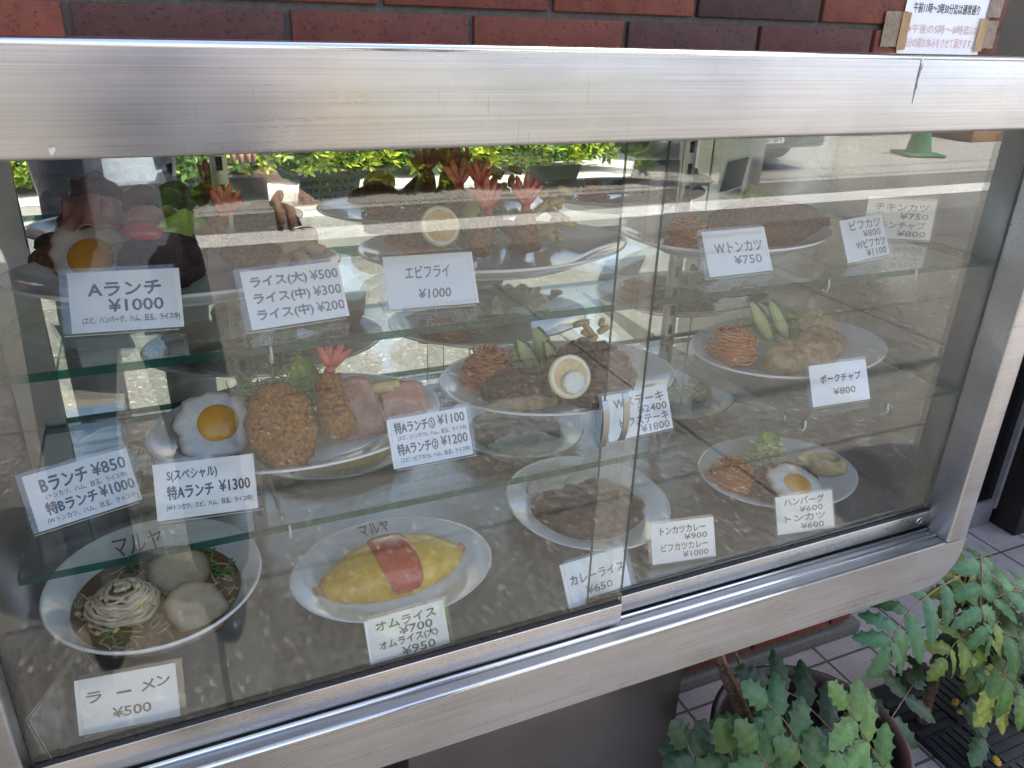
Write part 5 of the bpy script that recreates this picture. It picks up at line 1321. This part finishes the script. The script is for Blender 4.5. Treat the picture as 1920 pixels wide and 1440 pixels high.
# jacket: torso and sleeves, open at the front on the wearer's right
jv = [(sx, PY - .005, .74, (.205, .16)), (sx, PY - .005, 1.10, (.205, .155)), (sx, PY - .005, 1.28, (.225, .165)), (sx, PY - .005, 1.41, (.18, .13)), (sx, PY, 1.52, (.085, .085)),
      (*SH_L, .082), (*EL_L, .058), (*(WR_L - (WR_L - EL_L) * .12), .046), (*SH_R, .082), (*EL_R, .058), (*(WR_R - (WR_R - EL_R) * .12), .046)]
je = [(0, 1), (1, 2), (2, 3), (3, 4), (3, 5), (5, 6), (6, 7), (3, 8), (8, 9), (9, 10)]
jk = skin('jacket', jv, je, M['navy'], per)
bm_ = bmesh.new(); bm_.from_mesh(jk.data)
kill = [f_ for f_ in bm_.faces if sx + .02 < f_.calc_center_median().x < sx + .155 and f_.calc_center_median().y > PY + .03 and f_.calc_center_median().z < 1.36]
bmesh.ops.delete(bm_, geom=kill, context='FACES'); bm_.to_mesh(jk.data); bm_.free()
for vv in jk.data.vertices:
    c = vv.co; vv.co = c + Vector((0, 1, 0)) * .012 * nz3(c.x * 14, c.y * 6, c.z * 9) + Vector((1, 0, 0)) * .008 * nz3(c.x * 9, c.y * 9, c.z * 16 + 4)
tv = [(sx, PY, .70, (.185, .145)), (sx, PY, 1.10, (.185, .138)), (sx, PY, 1.28, (.195, .142)), (sx, PY, 1.41, (.14, .105)), (sx, PY, 1.49, (.075, .075))]
ts = skin('shirt', tv, [(0, 1), (1, 2), (2, 3), (3, 4)], M['grey'], per)
for vv in ts.data.vertices:
    c = vv.co; vv.co = c + Vector((0, 1, 0)) * .010 * nz3(c.x * 20, c.y * 6, c.z * 11)
wv = [(sx, PY, 1.06, (.185, .14)), (sx, PY, .93, (.185, .14)), (LX + .03, PY, .82, (.103, .103)), (LX, PY + .02, .48, .082), (LX, PY, .035, .078), (RX - .03, PY, .82, (.103, .103)), (RX, PY + .02, .48, .082), (RX, PY, .035, .078)]
skin('trousers', wv, [(0, 1), (1, 2), (2, 3), (3, 4), (1, 5), (5, 6), (6, 7)], M['denim'], per)
for x_ in (LX, RX):
    mb = MB(); mb.M = Matrix.Translation((x_, PY + .04, 0)); vs = []; fs = []
    for i in range(13):
        t = i / 12; y = -.10 + .27 * t; hw = .042 * (math.sin(math.pi * (t * .9 + .06)) ** .5); hh = .085 - .045 * t ** 1.2
        for k in range(10): q = 2 * math.pi * k / 10; vs.append((hw * math.cos(q), y, max(.002, hh / 2 + hh / 2 * math.sin(q))))
    for i in range(12):
        for k in range(10): fs.append((i * 10 + k, i * 10 + (k + 1) % 10, i * 10 + 10 + (k + 1) % 10, i * 10 + 10 + k))
    fs += [tuple(range(10)), tuple(120 + k for k in range(10))]; mb.add(vs, fs, M['shoe']); mb.build('shoe', per)
mb = MB(); mb.M = Matrix.Translation((sx, PY + .008, 1.632)); vs = []; fs = []
for i in range(13):
    th = i / 12 * 2.25
    for k in range(28):
        q = 2 * math.pi * k / 28; fr = math.sin(q)
        tt = th * (1 - .42 * max(0, fr)); r_ = 1 + .03 * nz3(math.cos(q) * 3, fr * 3, th * 3)
        vs.append((.088 * r_ * math.sin(tt) * math.cos(q), .104 * r_ * math.sin(tt) * fr, .098 * r_ * math.cos(tt) + .012))
for i in range(12):
    for k in range(28): fs.append((i * 28 + k, i * 28 + (k + 1) % 28, i * 28 + 28 + (k + 1) % 28, i * 28 + 28 + k))
mb.add(vs, fs, M['hair']); mb.build('hair', per)
mt, n, b = newmat('phone_glass'); b.inputs['Base Color'].default_value = (0.012, 0.012, 0.014, 1); b.inputs['Roughness'].default_value = 0.12; M['phone'] = mt
ph = thing('smartphone', 'black smartphone held level in the raised hand of the person', 'phone', CAM - FWD * 0.014)
mb = MB(); mb.box(-.14, .016, -.016, .056, 0, .008, M['phone'], .003)
for q in mb.v: q.xyz = CAM - FWD * 0.010 + RIGHT * q.x + DOWN * q.y - FWD * q.z
mb.build('phone_body', ph)

M['eye'] = soft('eye_white', (0.7, 0.7, 0.68), (0.75, 0.75, 0.73), 9, 0.2)
for s_ in (-1, 1):
    mb = MB(); mb.M = Matrix.Translation((sx + s_ * .031, PY + .098, 1.598)); mb.lathe([(.0001, .009), (.008, .006), (.011, 0), (.008, -.006), (.0001, -.009)], M['eye'], 14); eo = mb.build('eye', per)
    mb = MB(); mb.M = Matrix.Translation((sx + s_ * .031, PY + .106, 1.598)); mb.lathe([(.0001, .005), (.0045, .002), (.0055, 0), (.0045, -.002), (.0001, -.005)], M['hair'], 12); mb.build('pupil', eo)
    mb = MB(); mb.M = Matrix.Translation((sx + s_ * .082, PY + .02, 1.58)); mb.lathe([(.0001, .028), (.010, .022), (.015, 0), (.010, -.02), (.0001, -.026)], M['skin'], 14, .5, 1); mb.build('ear', per)
mb = MB(); mb.tube([(sx - .022, PY + .098, 1.535), (sx, PY + .108, 1.533), (sx + .022, PY + .098, 1.535)], [.002, .005, .002], soft('lips', (.35, .13, .11), (.4, .16, .13), 20, .5), 8); mb.build('mouth', per)

for x_ in (LX, RX):
    mb = MB(); mb.tube([(x_, PY + .0, .05), (x_, PY, .10), (x_, PY, .2)], [.046, .05, .05], M['denim'], 16); mb.tube([(x_, PY, .07), (x_, PY + .05, .055), (x_, PY + .11, .035)], [.046, .042, .034], M['denim'], 14); mb.build('sock', per)
